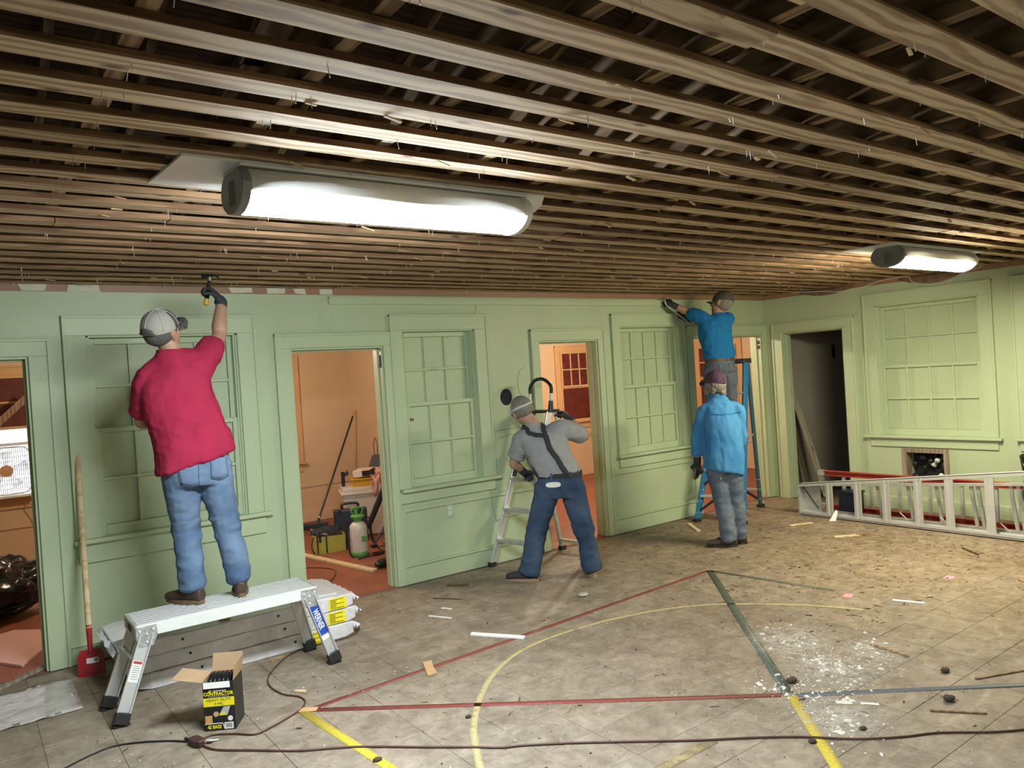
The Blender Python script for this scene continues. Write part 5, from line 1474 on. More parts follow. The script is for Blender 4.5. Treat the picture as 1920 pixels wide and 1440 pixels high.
def hoop(name, c, r, f, w, d, h, mat, par, th=.006, tilt=0.0, n=40, power=2.4, slope=V((0, 0, 0))):
    """belt / cuff band: vertical strip on an elliptical section, tilt lifts its right side"""
    c = V(c); g = []
    for j in range(n + 1):
        a = 2 * math.pi * j / n; ca, sa = math.cos(a), math.sin(a); q = (abs(ca) ** power + abs(sa) ** power) ** (-1 / power)
        base = c + r * (w * ca * q) + f * (d * sa * q) + V((0, 0, tilt * ca * q))
        out = (r * ca * w + f * sa * d).normalized()
        g.append([base - V((0, 0, h / 2)), base + V((0, 0, h / 2)), base + out * th + V((0, 0, h / 2)), base + out * th - V((0, 0, h / 2)), base - V((0, 0, h / 2))])
    m = MB(); m.sheet(g, 0, smooth=False); return m.build(name, mat, par)

def cap(par, M, mat_crown, mat_brim, brim_dir=1, seams=None, mesh_back=None, droop=.25, rise=.0):
    t = .0
    MM = M @ Matrix.Translation((0, -.010, .030)) @ Matrix.Rotation(-.10, 4, 'X')
    m = MB(); m.ellipsoid((0, 0, 0), .087, .108, .100, MM, n=28, k=14, z0=-.12, z1=.999)
    if mesh_back:
        for i, fidx in enumerate(m.f):
            c = sum((V(m.v[q]) for q in fidx), V((0, 0, 0))) / len(fidx)
            l = MM.inverted() @ c
            if l.y < .020: m.m[i] = 1
    c = m.build('cap_crown', [mat_crown, mesh_back] if mesh_back else mat_crown, par)
    m = MB()
    for q in range(6):
        a = q * math.pi / 3 + math.pi / 6
        m.tube([MM @ V((.0885 * math.cos(b) * math.cos(a), .1095 * math.cos(b) * math.sin(a), .1015 * math.sin(b))) for b in [i * math.pi / 2 / 8 for i in range(9)]], .0022, 5)
    m.ellipsoid((0, 0, .102), .008, .008, .005, MM, n=10, k=5)
    m.build('panel_seam', seams or mat_crown, c)
    g = []
    for i in range(13):
        u = -1 + i / 6
        row = []
        for j in range(5):
            v = j / 4
            a = math.pi / 2 - u * 1.02
            x, y = .088 * math.cos(a), .108 * math.sin(a)
            ext = .072 * v * (1 - .35 * u * u)
            row.append(MM @ V((x * (1 + v * .10), y + ext, -.006 - droop * .10 * u * u * (1 + v * .4) + rise * v)))
        g.append(row)
    m = MB(); m.sheet(g, .004); m.build('cap_brim', mat_brim, par)
    return MM, c

def shoe(par, ankle, toe_dir, mat, sole_mat, L=.285, w=.048, h=.10, z=0.0, name='shoe'):
    d = V((toe_dir[0], toe_dir[1], 0)).normalized(); r = V((d.y, -d.x, 0)); a = V((ankle[0], ankle[1], z))
    heel = a - d * .075
    mb = MB()
    secs = [(heel + V((0, 0, .050)) + d * .0, .028, .040), (heel + d * .03 + V((0, 0, .052)), .037, .046), (heel + d * .10 + V((0, 0, .050)), .040, .044), (heel + d * .17 + V((0, 0, .044)), .044, .036), (heel + d * .235 + V((0, 0, .038)), .045, .029), (heel + d * .28 + V((0, 0, .034)), .032, .023)]
    trunk(mb, secs, r, V((0, 0, 1)), 4, 18, 2.3)
    limb(mb, [a + V((0, 0, .06)), a + V((0, 0, h)), a + V((0, 0, h + .03))], [.042, .044, .044])
    me = voxel(mb, .007, 4)
    for v in me.vertices: v.co.z = max(v.co.z, z + .016)
    s = shell(name, me, mat, par)
    m = MB(); g = [[], []]
    out = []
    for i in range(28):
        t = 2 * math.pi * i / 28; u = (math.cos(t) + 1) / 2
        wd = .036 + .014 * math.sin(math.pi * min(1, u * 1.15)) 
        out.append(heel + d * (u * .293 - .006) + r * (wd * math.sin(t) * (abs(math.sin(t)) ** -.3 if abs(math.sin(t)) > .05 else 1)))
    vs = [p + V((0, 0, .001)) for p in out] + [p + V((0, 0, .024)) for p in out]; n = 28
    m.add(vs, [tuple(range(n - 1, -1, -1)), tuple(range(n, 2 * n))] + [(i, (i + 1) % n, n + (i + 1) % n, n + i) for i in range(n)])
    m.build('sole', sole_mat, s)
    return s

GLOVE = plain('dark_work_glove', (.030, .034, .042), .75, var=.3, scale=30, bump=.3, bscale=90)
GLOVEG = plain('grey_glove_palm', (.16, .15, .14), .8, var=.25, scale=30)

def legs(mb, hips, knees, ankles, rad, extra=0.0, f=None):
    for h_, k_, a_ in zip(hips, knees, ankles):
        h_, k_, a_ = V(h_), V(k_), V(a_)
        limb(mb, [h_ + V((0, 0, .03)), h_ * .55 + k_ * .45, k_, k_ * .5 + a_ * .5 - (f or V((0, 0, 0))) * .012, a_], [r + extra for r in rad])

# ------------------------------------------------------------------ 1: red T-shirt, on the platform
def man_red():
    f = V((.10, .995, 0)).normalized(); r = V((f.y, -f.x, 0))
    pelvis, waist, chest, neck = V((1.165, 4.865, 1.345)), V((1.14, 4.87, 1.53)), V((1.085, 4.885, 1.765)), V((1.068, 4.897, 2.040))
    shL, elL, wrL = V((.925, 4.920, 1.865)), V((.905, 5.01, 1.625)), V((1.06, 5.20, 1.64))
    shR, elR, wrR = V((1.235, 4.89, 1.945)), V((1.395, 5.05, 2.115)), V((1.456, 5.15, 2.355))
    hips = (V((1.075, 4.885, 1.275)), V((1.255, 4.85, 1.295))); knees = (V((1.100, 4.945, .945)), V((1.325, 4.895, .935))); ank = (V((1.100, 4.885, .585)), V((1.372, 4.850, .585)))
    hc = V((1.030, 4.890, 2.150)); M = head_M(hc, (.70, .44, .42), (-.30, -.40, .86))
    b = MB()
    trunk(b, [(pelvis - V((0, 0, .10)), .135, .09), (pelvis, .160, .105), (waist, .145, .095), (chest, .165, .11), (chest + V((0, 0, .12)), .15, .09), (neck - V((0, 0, .02)), .07, .06)], r, f)
    limb(b, [neck - V((0, 0, .06)), neck, hc - V((0, 0, .03))], [.065, .058, .056])
    limb(b, [chest + V((-.07, .01, .08)), shL - V((0, 0, .01)), elL, elL * .6 + wrL * .4, wrL], [.055, .050, .042, .043, .029])
    limb(b, [chest + V((.08, 0, .15)), shR, elR, elR * .65 + wrR * .35, wrR], [.065, .058, .046, .048, .031])
    hand(b, wrL, (wrL - elL), (0, 0, -1), (-.2, .9, .2))
    legs(b, hips, knees, ank, [.075, .065, .05, .047, .038])
    for a, d in ((ank[0], V((-.5, .86, 0))), (ank[1], V((.2, .97, 0)))): limb(b, [a, a + V((0, 0, -.05)) + d * .03, a + V((0, 0, -.06)) + d * .13], [.036, .036, .028])
    head(b, M)
    p = shell('person', voxel(b, .0075, 3), SKIN, None)
    tag(p, 'man in a red T-shirt and jeans standing on the platform with one arm raised', 'person')
    face_parts(p, M)
    # shirt
    s = MB()
    trunk(s, [(V((1.168, 4.865, 1.352)), .226, .145, .060), (V((1.160, 4.868, 1.45)), .215, .143, .045), (waist, .208, .140, .03), (V((1.11, 4.878, 1.66)), .206, .144, .02), (chest + V((0, 0, .03)), .198, .144), (chest + V((.0, 0, .125)), .172, .115, .02), (V((1.075, 4.89, 1.955)), .115, .085, .01), (neck - V((0, 0, .012)), .072, .068)], r, f)
    limb(s, [chest + V((-.07, .01, .10)), shL + V((.01, 0, -.02)), shL * .45 + elL * .55, elL + V((0, 0, .045))], [.080, .074, .072, .072])
    limb(s, [chest + V((.06, 0, .10)), shR + V((-.02, 0, -.02)), shR * .58 + elR * .42, shR * .30 + elR * .70], [.10, .094, .080, .076])
    limb(s, [neck - V((0, 0, .065)), neck * .5 + shL * .5 - V((0, 0, .035)), shL - V((0, 0, .005))], [.07, .074, .072]); limb(s, [neck - V((0, 0, .06)), neck * .5 + shR * .5 - V((0, 0, .03)), shR], [.07, .078, .08])
    me = voxel(s, .010, 5); wrinkle(me, .014, 4.2, 1.2, (1.3, 1.3, .9)); wrinkle(me, .005, 12.0, 3.2, (1, 1, 1.4)); sh = shell('t_shirt', me, cloth('red_cotton', (.34, .024, .062), .10, 5.0, .5), p)
    tree = bvh(sh)
    hoop('shirt_collar', neck - V((0, 0, .012)), r, f, .072, .068, .022, cloth('red_rib', (.30, .02, .05)), p)
    # jeans
    j = MB()
    trunk(j, [(pelvis - V((0, 0, .13)), .155, .115), (pelvis - V((0, 0, .02)), .185, .132, .02), (pelvis + V((0, 0, .07)), .180, .128, .03)], r, f)
    legs(j, hips, knees, (ank[0] + V((0, 0, .012)), ank[1] + V((0, 0, .012))), [.108, .096, .080, .072, .074], 0, f)
    me = voxel(j, .010, 5); wrinkle(me, .010, 7.0, 4.0, (1, 1, 1.5), lambda c: 1.25 if c.z < 1.0 else .6); wrinkle(me, .0032, 15.0, 1.0, (.8, .8, 1.6))
    JN = denim('blue_jeans', (.075, .13, .235), (.17, .245, .37)); jn = shell('jeans', me, JN, p); tree = bvh(jn)
    JD = denim('jeans_seam', (.05, .09, .17), (.09, .14, .24))
    for cx, w in ((1.085, -1), (1.270, 1)):
        g = []
        for i in range(7):
            g.append([])
            for q in range(7):
                pt = V((cx - .058 + .116 * i / 6, 4.74, 1.345 - .12 * q / 6 - (.022 * (1 - abs(i - 3) / 3) if q == 6 else 0) + (.03 if w > 0 else 0)))
                l, n, _, _ = tree.find_nearest(pt); g[-1].append(l + n * .0045)
        m = MB(); m.sheet(g, .003); k = m.build('back_pocket', JN, jn)
        m = MB(); m.tube([g[0][q] for q in range(7)] + [g[i][6] for i in range(7)] + [g[6][q] for q in range(6, -1, -1)], .0022, 5); m.build('pocket_stitch', JD, jn)
    BR = plain('brown_leather', (.055, .034, .022), .55, var=.3, scale=25); SO = plain('tan_sole', (.16, .10, .055), .7)
    shoe(p, ank[0], (-.52, .85), BR, SO, z=.5015); shoe(p, ank[1], (.22, .97), BR, SO, z=.5015)
    # cap, hair, glove
    h = MB(); h.ellipsoid((0, -.018, .008), .0795, .0985, .080, M, z1=.5); me = voxel(h, .007, 2); shell('hair', me, HAIRD, p)
    CAMO = plain('dark_camouflage', (.075, .078, .070), .7, var=.75, scale=34)
    MESH = plain('grey_cap_mesh', (.36, .35, .31), .85, var=.10, scale=150, bump=.5, bscale=300)
    MM, c = cap(p, M, CAMO, CAMO, seams=plain('pale_cap_seam', (.46, .45, .40), .8), mesh_back=MESH)
    m = MB()
    g = [[MM @ V((.089 * math.cos(b) * math.sin(a), -.1105 * math.cos(b) * math.cos(a), .102 * math.sin(b))) for b in (-.09, .02, .12 + .16 * (1 - (a / .5) ** 2))] for a in [-.5 + i * .1 for i in range(11)]]
    m.sheet(g, .002); m.build('cap_opening', HAIRD, c)
    m = MB(); m.tube([MM @ V((.090 * math.sin(a), -.111 * math.cos(a), -.008)) for a in [-.6 + i * .1 for i in range(13)]], .006, 6); m.build('adjuster_strap', CAMO, c)
    g_ = MB()
    fd = V((-.55, .20, .75)).normalized()
    hand(g_, wrR + (wrR - elR).normalized() * .012, fd, V((-.80, .15, -.55)), V((.15, -.9, .25)), (1.0, 1.05, 1.1, 1.15), 1.12, .5)
    limb(g_, [wrR - (wrR - elR).normalized() * .03, wrR, wrR + fd * .03], [.037, .038, .037])
    shell('glove', voxel(g_, .005, 2), GLOVE, p)
    return p
man_red()
# hammer in his raised hand
hm = thing('hammer', 'black claw hammer with yellow handle end held up to the ceiling', 'hammer', (1.372, 5.205, 2.345))
ha, hb = V((0, 0, 0)), V((.045, .02, .19))
dh = (hb - ha).normalized()
m = MB(); m.cyl(ha + dh * .035, ha + dh * .165, .015, .012, n=12); m.build('grip', BLACKPL, hm)
m = MB(); m.cyl(ha, ha + dh * .04, .016, .015, n=12); m.build('grip_end', plain('yellow_grip', (.70, .42, .05), .5), hm)
m = MB(); m.cyl(ha + dh * .16, ha + dh * .20, .009, n=10); m.build('neck', GALV, hm)
m = MB(); s_ = V((.75, -.6, 0)).normalized(); c = ha + dh * .200
m.cyl(c - s_ * .035, c - s_ * .055, .014, .015, n=12); m.cyl(c + s_ * .01, c - s_ * .036, .011, .010, n=10); m.tube(catmull([c, c + s_ * .03 + V((0, 0, .003)), c + s_ * .058 - V((0, 0, .014))], 4), [.011] * 4 + [.006] * 5, 8)
m.build('head', plain('dark_steel', (.03, .032, .04), .4, .6), hm)

# ------------------------------------------------------------------ 2: light blue shirt, purple cap, standing
def man_denim_shirt():
    f = V((.45, .893, 0)).normalized(); r = V((f.y, -f.x, 0))
    pelvis, waist, chest, neck = V((5.870, 4.665, .875)), V((5.872, 4.662, 1.02)), V((5.868, 4.660, 1.215)), V((5.856, 4.675, 1.418))
    shL, elL, wrL = V((5.760, 4.765, 1.295)), V((5.722, 4.835, 1.035)), V((5.740, 4.870, .815))
    shR, elR, wrR = V((5.975, 4.560, 1.290)), V((6.035, 4.570, 1.030)), V((6.090, 4.730, .885))
    hips = (V((5.810, 4.720, .835)), V((5.930, 4.615, .835))); knees = (V((5.842, 4.690, .465)), V((5.960, 4.615, .470))); ank = (V((5.858, 4.640, .085)), V((6.002, 4.640, .085)))
    hc = V((5.845, 4.690, 1.545)); M = head_M(hc, (.50, .80, .12), (0, -.1, 1))
    b = MB()
    trunk(b, [(pelvis - V((0, 0, .08)), .13, .09), (pelvis, .150, .10), (waist, .15, .10), (chest, .155, .11), (chest + V((0, 0, .12)), .14, .09), (neck - V((0, 0, .02)), .065, .06)], r, f)
    limb(b, [neck - V((0, 0, .06)), neck, hc - V((0, 0, .03))], [.062, .056, .055])
    limb(b, [chest + r * -.08 + V((0, 0, .11)), shL, elL, wrL], [.055, .05, .04, .029]); limb(b, [chest + r * .08 + V((0, 0, .11)), shR, elR, wrR], [.055, .05, .04, .029])
    legs(b, hips, knees, ank, [.07, .062, .048, .045, .036])
    for a in ank: limb(b, [a, a + V((0, 0, -.04)) + V((-.63, .777, 0)) * .03, a + V((0, 0, -.05)) + V((-.63, .777, 0)) * .13], [.035, .034, .026])
    head(b, M)
    p = shell('person', voxel(b, .0085, 3), SKIN, None)
    tag(p, 'man in a light blue shirt and purple cap standing by the blue ladder', 'person'); face_parts(p, M)
    s = MB()
    trunk(s, [(V((5.872, 4.655, .715)), .172, .135, -.045), (V((5.872, 4.658, .86)), .180, .142, -.01), (waist, .172, .138), (V((5.87, 4.66, 1.12)), .172, .136), (chest + V((0, 0, .02)), .172, .132), (chest + V((0, 0, .12)), .150, .105), (V((5.858, 4.672, 1.375)), .105, .085), (neck + V((0, 0, .012)), .068, .066)], r, f)
    limb(s, [chest + r * -.07 + V((0, 0, .09)), shL, shL * .5 + elL * .5, elL, elL * .35 + wrL * .65], [.076, .070, .062, .058, .052])
    limb(s, [chest + r * .07 + V((0, 0, .09)), shR, shR * .5 + elR * .5, elR, elR * .4 + wrR * .6], [.076, .070, .062, .058, .052])
    me = voxel(s, .011, 5); wrinkle(me, .016, 5.0, 9.0, (1.4, 1.4, .5)); wrinkle(me, .008, 13.0, 2.0, (1.2, 1.2, .45)); SB = denim('light_blue_shirt_cloth', (.045, .20, .46), (.09, .30, .58)); sh = shell('shirt', me, SB, p)
    hoop('shirt_collar', neck + V((0, 0, .018)), r, f, .066, .066, .045, SB, p, .008)
    for e, w in ((elL, wrL), (elR, wrR)):
        c = e * .36 + w * .64; ax = (w - e).normalized(); m = MB()
        x = ax.orthogonal().normalized(); y = ax.cross(x)
        m.tube([c + x * .050 * math.cos(a) + y * .050 * math.sin(a) for a in [i * math.pi / 9 for i in range(18)]], .014, 8, closed=True); m.build('rolled_cuff', SB, p)
    tree = bvh(sh)
    strap('yoke_seam', tree, [chest - f * .14 + r * -.15 + V((0, 0, .07)), chest - f * .16 + V((0, 0, .06)), chest - f * .14 + r * .15 + V((0, 0, .07))], .008, .003, denim('shirt_seam', (.04, .17, .40), (.07, .24, .5)), p, 0)
    j = MB()
    trunk(j, [(pelvis - V((0, 0, .12)), .140, .11), (pelvis - V((0, 0, .03)), .165, .125), (pelvis + V((0, 0, .06)), .155, .115)], r, f)
    legs(j, hips, knees, (ank[0] + V((0, 0, -.02)), ank[1] + V((0, 0, -.02))), [.098, .092, .078, .072, .076], 0, f)
    me = voxel(j, .010, 5); wrinkle(me, .010, 7.0, 14.0, (1, 1, 1.2), lambda c: 1.3 if c.z < .45 else .6); wrinkle(me, .0032, 15.0, 2.0, (.8, .8, 1.6)); JG = denim('grey_blue_jeans', (.085, .115, .165), (.17, .205, .26)); jn = shell('jeans', me, JG, p)
    m = MB(); l, n, _, _ = bvh(jn).find_nearest(V((5.76, 4.60, .66))); m.ellipsoid(l + n * .002, .006, .006, .012, n=8, k=5); m.build('paint_spot', PAPER, jn)
    BR = plain('dark_brown_suede', (.045, .032, .025), .8, var=.25); SO = plain('dark_sole', (.03, .026, .022), .7)
    shoe(p, ank[0], (-.70, .72), BR, SO); shoe(p, ank[1], (-.55, .83), BR, SO)
    h = MB(); rr = random.Random(4)
    for q in range(46):
        a = rr.uniform(.15, 1) * math.pi * rr.choice((-1, 1)); z = rr.uniform(-.085, .02)
        h.ellipsoid((.076 * math.sin(a) , -.010 - .088 * abs(math.cos(a)) * (1 if abs(a) < 1.57 else .5), z), .020, .020, .018, M, n=8, k=6)
    h.ellipsoid((0, -.018, .0), .079, .098, .075, M, z1=.6)
    me = voxel(h, .006, 1); shell('hair', me, HAIRG, p)
    PC = cloth('purple_cap_cloth', (.105, .062, .105), .15, 30, .2); cap(p, M @ Matrix.Rotation(.35, 4, 'Z'), PC, PC)
    for (w, e, nm, th) in ((wrL, elL, V((.8, .2, .1)), V((.3, .8, 0))), (wrR, elR, V((-.5, .3, -.2)), V((0, .2, .8)))):
        g_ = MB(); d = (w - e).normalized(); hand(g_, w + d * .01, d, nm, th, (.75, .85, .9, .95), 1.10); limb(g_, [w - d * .045, w - d * .01, w + d * .02], [.037, .036, .036])
        shell('glove', voxel(g_, .006, 2), GLOVE, p)
    return p
man_denim_shirt()
pg = thing('work_gloves', 'loose dark glove dangling from the left hand of the light blue shirt man', 'gloves', (5.715, 4.885, .755))
m = MB(); m.tube(catmull([(-.01, -.02, -.01), (-.045, -.035, -.035), (-.04, -.02, -.085), (.0, .0, -.105), (.03, .01, -.08)], 5), .013, 8); m.build('glove_loop', GLOVEG, pg)
m = MB(); m.ellipsoid((.035, .01, -.055), .030, .022, .055, n=12, k=8); m.build('glove_palm', GLOVE, pg)

# ------------------------------------------------------------------ 3: grey T-shirt with braces, bending to the ladder
def man_braces():
    f = V((.50, .866, 0)).normalized(); r = V((f.y, -f.x, 0))
    pelvis, waist, chest, neck = V((4.116, 4.995, .820)), V((4.095, 5.020, .945)), V((4.035, 5.085, 1.140)), V((3.990, 5.165, 1.325))
    shL, elL, wrL = V((3.900, 5.200, 1.200)), V((3.865, 5.300, 1.005)), V((3.975, 5.330, .915))
    shR, elR, wrR = V((4.200, 4.985, 1.265)), V((4.420, 4.985, 1.185)), V((4.420, 5.170, 1.330))
    hips = (V((4.030, 5.060, .765)), V((4.195, 4.935, .765))); knees = (V((3.955, 5.150, .430)), V((4.262, 4.900, .425))); ank = (V((3.865, 5.175, .085)), V((4.325, 4.890, .085)))
    hc = V((3.945, 5.235, 1.445)); M = head_M(hc, (.30, .90, -.20), (-.25, .25, .92))
    b = MB()
    trunk(b, [(pelvis - V((0, 0, .09)), .14, .10), (pelvis, .165, .115), (waist, .16, .11), (chest, .165, .115), (chest * .4 + neck * .6, .14, .09), (neck - V((0, 0, .01)), .07, .06)], r, f)
    limb(b, [chest * .3 + neck * .7, neck, hc - V((0, 0, .03))], [.066, .060, .058])
    limb(b, [chest + r * -.09 + V((0, 0, .08)), shL, elL, elL * .6 + wrL * .4, wrL], [.06, .055, .042, .042, .029]); limb(b, [chest + r * .09 + V((0, 0, .11)), shR, elR, elR * .6 + wrR * .4, wrR], [.06, .056, .045, .044, .030])
    legs(b, hips, knees, ank, [.08, .07, .052, .048, .038])
    for a, d in ((ank[0], V((-.62, .78, 0))), (ank[1], V((.45, .89, 0)))): limb(b, [a, a + V((0, 0, -.04)) + d * .03, a + V((0, 0, -.045)) + d * .08], [.034, .032, .024])
    head(b, M)
    p = shell('person', voxel(b, .008, 3), SKIN, None)
    tag(p, 'man in a grey T-shirt and black braces bending over the aluminium ladder', 'person'); face_parts(p, M)
    s = MB()
    trunk(s, [(V((4.108, 5.002, .880)), .192, .140, .0), (waist + V((0, 0, .02)), .192, .145), (V((4.065, 5.05, 1.05)), .190, .150), (chest + V((0, 0, .03)), .192, .148, .02), (chest * .55 + neck * .45, .180, .120, .03), (chest * .25 + neck * .75, .12, .085, .01), (neck + V((0, 0, .0)), .073, .070)], r, f)
    limb(s, [chest + r * -.08 + V((0, 0, .06)), shL, shL * .5 + elL * .5, shL * .22 + elL * .78], [.092, .084, .076, .072]); limb(s, [chest + r * .08 + V((0, 0, .09)), shR, shR * .5 + elR * .5, shR * .18 + elR * .82], [.092, .085, .078, .074])
    me = voxel(s, .010, 5); wrinkle(me, .012, 5.5, 22.0, (1, 1, 1.3)); wrinkle(me, .005, 14.0, 6.0, (.8, .8, 1.6)); SG = cloth('grey_marl_cotton', (.29, .30, .315), .07, 7.0, .35); sh = shell('t_shirt', me, SG, p); tree = bvh(sh)
    hoop('shirt_collar', neck + V((0, 0, .002)), r, f, .071, .068, .020, SG, p)
    BRC = plain('black_elastic', (.022, .025, .032), .8, var=.15)
    Y0 = chest - f * .17 + r * .005 + V((0, 0, .125))
    strap('brace_strap', tree, [Y0, chest * .5 + neck * .5 - f * .13 + r * -.085 + V((0, 0, .045)), shL + r * .045 + V((0, 0, .085)), shL + r * .05 + f * .10 + V((0, 0, .04))], .040, .003, BRC, p)
    strap('brace_strap', tree, [Y0, chest * .3 + neck * .7 - f * .10 + r * .055 + V((0, 0, .02)), neck + r * .095 + V((0, 0, .01)), neck + r * .10 + f * .10 - V((0, 0, .04))], .040, .003, BRC, p)
    strap('brace_tail', tree, [Y0 + V((0, 0, .02)), chest - f * .17 + r * .02, chest * .5 + waist * .5 - f * .17 + r * .035, waist - f * .17 + r * .045, V((4.108, 5.002, .885)) - f * .16 + r * .05], .046, .003, BRC, p)
    strap('brace_strap', tree, [waist - r * .19 + V((0, 0, .12)) + f * .02, waist - r * .19 + V((0, 0, .04)) - f * .02, V((4.108, 5.002, .885)) - r * .17 - f * .05], .030, .003, BRC, p)
    j = MB()
    trunk(j, [(pelvis - V((0, 0, .12)), .150, .118), (pelvis - V((0, 0, .02)), .190, .142), (pelvis + V((0, 0, .085)), .182, .136)], r, f)
    legs(j, hips, knees, (ank[0] + V((0, 0, -.02)), ank[1] + V((0, 0, -.02))), [.112, .100, .086, .080, .086], 0, f)
    me = voxel(j, .010, 5); wrinkle(me, .011, 7.0, 31.0, (1, 1, 1.3), lambda c: 1.3 if c.z < .45 else .6); wrinkle(me, .0032, 15.0, 2.0, (.8, .8, 1.6)); JN = denim('dark_blue_jeans', (.030, .055, .11), (.068, .105, .175)); jn = shell('jeans', me, JN, p); tj = bvh(jn)
    hoop('belt', pelvis + V((0, 0, .072)), r, f, .186, .140, .040, BRC, p, .007)
    for q in (-.5, .35, .8):
        a = -math.pi / 2 + q; c = pelvis + V((0, 0, .072)) + r * (.196 * math.cos(a)) + f * (.152 * math.sin(a)); m = MB(); m.obox(c, r * .009, f * .004, (0, 0, .028)); m.build('belt_loop', JN, jn)
    l, n, _, _ = tj.find_nearest(pelvis - f * .16 - r * .085 + V((0, 0, .005)))
    m = MB(); x = n.cross(V((0, 0, 1))).normalized(); y = x.cross(n)
    pts = [l + n * .010 + x * (.062 * math.copysign(abs(math.cos(t)) ** .7, math.cos(t))) + y * (.022 * math.copysign(abs(math.sin(t)) ** .7, math.sin(t))) for t in [i * math.pi / 10 for i in range(20)]]
    m.add([q - n * .012 for q in pts] + pts, [tuple(range(20)), tuple(range(39, 19, -1))] + [(i, (i + 1) % 20, 20 + (i + 1) % 20, 20 + i) for i in range(20)]); o = m.build('white_pocket_rag', PAPER, p); o['label'] = 'white folded rag sticking out of the back pocket'
    BR = plain('dark_sneaker', (.03, .03, .034), .7, var=.2); SO = plain('tan_rubber_sole', (.36, .25, .15), .7)
    shoe(p, ank[0], (-.62, .78), BR, SO); shoe(p, ank[1], (.45, .89), plain('tan_boot', (.30, .19, .11), .8), SO)
    h = MB(); h.ellipsoid((0, -.016, .026), .083, .103, .094, M, z0=-.75)
    for i, v in enumerate(h.v):
        lv = M.inverted() @ V(v)
        if lv.y > .045 and lv.z < .06: h.v[i] = tuple(M @ V((lv.x * .9, .045, lv.z)))
    me = voxel(h, .006, 2); wrinkle(me, .003, 60, 3); hr = shell('hair', me, HAIRG, p)
    th = bvh(hr)
    strap('glasses_strap', th, [M @ V((.085, .05, .035)), M @ V((.085, -.02, .03)), M @ V((.05, -.11, .028)), M @ V((0, -.125, .026)), M @ V((-.05, -.11, .028)), M @ V((-.085, -.02, .03)), M @ V((-.085, .05, .035))], .020, .003, plain('pale_strap', (.52, .53, .54), .6), p)
    m = MB()
    for s_ in (-1, 1): m.ellipsoid((s_ * .034, .104, .004), .028, .006, .020, M, n=14, k=8)
    m.tube([M @ V((s_, .100 - abs(s_) * .5, .010)) for s_ in (-.08, -.06, 0, .06, .08)], .003, 6); m.build('safety_glasses', plain('smoked_lens', (.25, .27, .28), .1), p)
    for w, e, nm, tm_, cr in ((wrL, elL, V((.2, -.3, -.9)), V((.3, .3, .7)), (.95, 1.0, 1.0, 1.05)), (wrR, elR, V((-.3, .8, -.3)), V((-.8, -.1, .5)), (.9, 1.0, 1.05, 1.1))):
        g_ = MB(); d = (w - e).normalized() if w is wrR else V((.70, .30, -.40)).normalized()
        hand(g_, w + d * .005, d, nm, tm_, cr, 1.10); limb(g_, [w - (w - e).normalized() * .045, w, w + d * .025], [.036, .036, .036])
        shell('glove', voxel(g_, .006, 2), GLOVE, p)
    return p
man_braces()

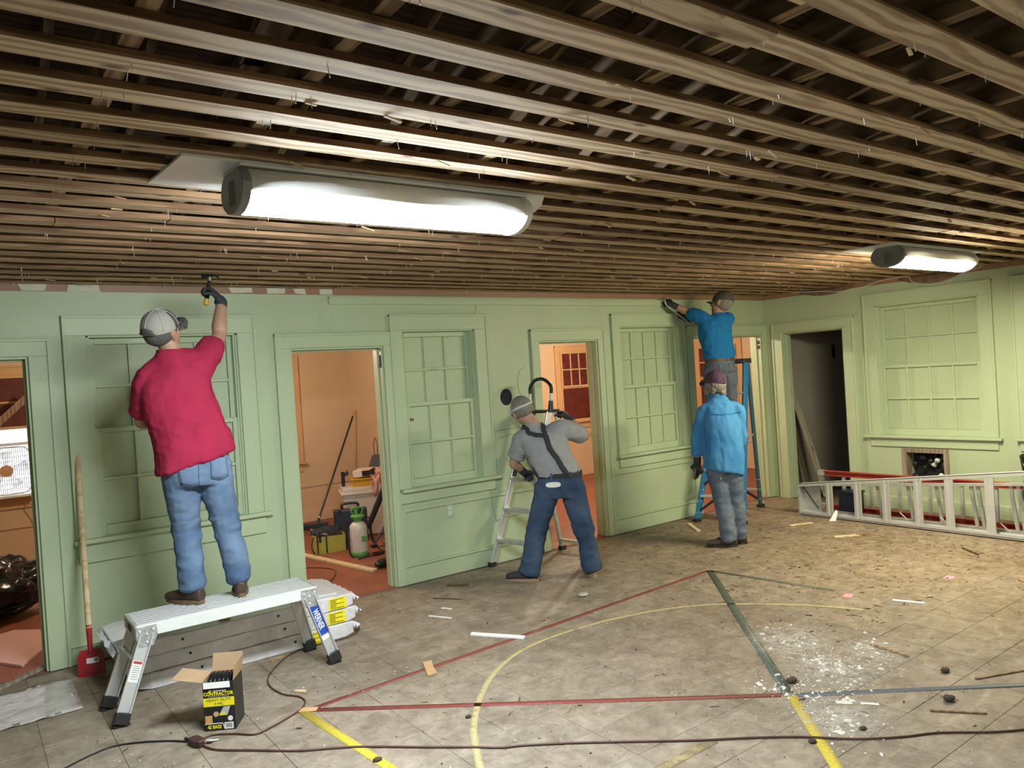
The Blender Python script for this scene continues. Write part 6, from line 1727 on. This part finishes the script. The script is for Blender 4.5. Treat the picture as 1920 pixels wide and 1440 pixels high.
# ------------------------------------------------------------------ 4: bright blue T-shirt, up the blue ladder
def man_blue():
    f = V((.30, .954, 0)).normalized(); r = V((f.y, -f.x, 0))
    pelvis, waist, chest, neck = V((6.818, 5.385, 1.720)), V((6.815, 5.385, 1.86)), V((6.800, 5.410, 2.085)), V((6.840, 5.385, 2.300))
    shL, elL, wrL = V((6.690, 5.515, 2.265)), V((6.655, 5.660, 2.345)), V((6.565, 5.765, 2.425))
    shR, elR, wrR = V((6.955, 5.350, 2.235)), V((6.935, 5.610, 2.150)), V((6.770, 5.765, 2.270))
    hips = (V((6.745, 5.440, 1.655)), V((6.890, 5.330, 1.655))); knees = (V((6.770, 5.478, 1.265)), V((6.910, 5.352, 1.265))); ank = (V((6.775, 5.450, .935)), V((6.872, 5.330, .935)))
    hc = V((6.862, 5.345, 2.402)); M = head_M(hc, (-.15, .95, .12), (.25, -.15, .95))
    b = MB()
    trunk(b, [(pelvis - V((0, 0, .08)), .125, .09), (pelvis, .150, .10), (waist, .14, .095), (chest, .155, .11), (chest + V((.01, 0, .12)), .14, .09), (neck - V((0, 0, .02)), .065, .06)], r, f)
    limb(b, [neck - V((0, 0, .06)), neck, hc - V((0, 0, .03))], [.062, .056, .054])
    limb(b, [chest + r * -.08 + V((0, 0, .13)), shL, elL, elL * .6 + wrL * .4, wrL], [.057, .052, .040, .041, .028]); limb(b, [chest + r * .08 + V((0, 0, .12)), shR, elR, elR * .6 + wrR * .4, wrR], [.057, .052, .040, .041, .028])
    legs(b, hips, knees, ank, [.072, .063, .050, .046, .037])
    for a in ank: limb(b, [a, a + V((0, 0, -.04)) + V((.7, .5, 0)) * .03, a + V((0, 0, -.05)) + V((.7, .5, 0)) * .12], [.035, .034, .026])
    head(b, M)
    p = shell('person', voxel(b, .0085, 3), SKIN, None)
    tag(p, 'man in a bright blue T-shirt working at the ceiling on the blue ladder', 'person'); face_parts(p, M)
    s = MB()
    trunk(s, [(V((6.818, 5.385, 1.795)), .168, .125), (waist + V((0, 0, .01)), .172, .130), (V((6.805, 5.40, 1.97)), .176, .138), (chest + V((0, 0, .03)), .180, .138), (chest + V((.01, 0, .12)), .165, .110), (neck - V((0, 0, .045)), .105, .085), (neck - V((0, 0, .005)), .068, .066)], r, f)
    limb(s, [chest + r * -.07 + V((0, 0, .10)), shL, shL * .5 + elL * .5, shL * .25 + elL * .75], [.085, .078, .072, .068]); limb(s, [chest + r * .07 + V((0, 0, .09)), shR, shR * .5 + elR * .5, shR * .3 + elR * .7], [.085, .078, .070, .066])
    me = voxel(s, .010, 5); wrinkle(me, .012, 6.0, 41.0, (1.2, 1.2, .9)); wrinkle(me, .006, 14.0, 8.0, (.8, .8, 1.3)); shell('t_shirt', me, cloth('bright_blue_cotton', (.018, .155, .40), .10, 6.0, .4), p)
    j = MB()
    trunk(j, [(pelvis - V((0, 0, .12)), .135, .11), (pelvis - V((0, 0, .02)), .165, .125), (pelvis + V((0, 0, .075)), .158, .118)], r, f)
    legs(j, hips, knees, (ank[0] + V((0, 0, -.02)), ank[1] + V((0, 0, -.02))), [.096, .088, .074, .068, .072], 0, f)
    me = voxel(j, .010, 5); wrinkle(me, .010, 8.0, 52.0, (1, 1, 1.2)); JG = denim('slate_jeans', (.075, .095, .135), (.14, .165, .215)); jn = shell('jeans', me, JG, p); tj = bvh(jn)
    BE = plain('brown_belt_leather', (.10, .045, .028), .5, var=.2)
    hoop('belt', pelvis + V((0, 0, .068)), r, f, .163, .124, .038, BE, p, .007)
    for q in (-.6, .1, .75):
        a = -math.pi / 2 + q; c = pelvis + V((0, 0, .066)) + r * (.172 * math.cos(a)) + f * (.134 * math.sin(a)); m = MB(); m.obox(c, r * .008, f * .004, (0, 0, .026)); m.build('belt_loop', JG, jn)
    for sx in (-1, 1):
        g = []
        for i in range(6):
            g.append([])
            for q in range(6):
                pt = pelvis - f * .18 + r * (sx * .075 - .05 + .1 * i / 5) + V((0, 0, .02 - .11 * q / 5)); l, n, _, _ = tj.find_nearest(pt); g[-1].append(l + n * .004)
        m = MB(); m.sheet(g, .003); m.build('back_pocket', JG, jn)
    m = MB(); c = pelvis + r * .165 + V((0, 0, .06)); m.obox(c, r * .012, f * .03, (0, 0, .045)); m.cyl(c + V((0, 0, .03)), c + V((.01, 0, .18)), .010, n=8); m.build('tool_holster', BLACKPL, p)
    BR = plain('worn_boot', (.07, .05, .035), .75, var=.25); SO = plain('boot_sole', (.03, .026, .022), .7)
    shoe(p, ank[0], (.80, .50), BR, SO, z=.853); shoe(p, ank[1], (.85, .40), BR, SO, z=.853)
    h = MB(); h.ellipsoid((0, -.018, .004), .0800, .0990, .082, M, z1=.5); shell('hair', voxel(h, .007, 2), HAIRG, p)
    CC_ = plain('dark_cap_cloth', (.075, .072, .062), .8, var=.25, scale=40); cap(p, M, CC_, CC_)
    for w, e, nm, tm_ in ((wrL, elL, V((.4, .6, -.5)), V((.2, -.2, .9))), (wrR, elR, V((.3, .3, .8)), V((.6, -.2, .3)))):
        g_ = MB(); d = (w - e).normalized(); hand(g_, w + d * .005, d, nm, tm_, (.9, 1.0, 1.05, 1.1), 1.10); limb(g_, [w - d * .045, w, w + d * .02], [.036, .036, .036])
        shell('glove', voxel(g_, .006, 2), GLOVE, p)
    return p
man_blue()
pb_ = thing('pry_bar', 'flat pale pry bar held by the man on the blue ladder', 'pry bar', (6.50, 5.80, 2.36))
m = MB(); m.tube(catmull([(-.02, .02, .13), (-.015, .015, .09), (.03, 0, .04), (.16, -.03, -.05), (.32, -.07, -.17)], 5), .009, 6); m.build('shaft', GALV, pb_)
m = MB(); m.obox((-.03, .02, .145), (.028, 0, .012), (0, .022, 0), (-.003, 0, .004)); m.build('claw', GALV, pb_)
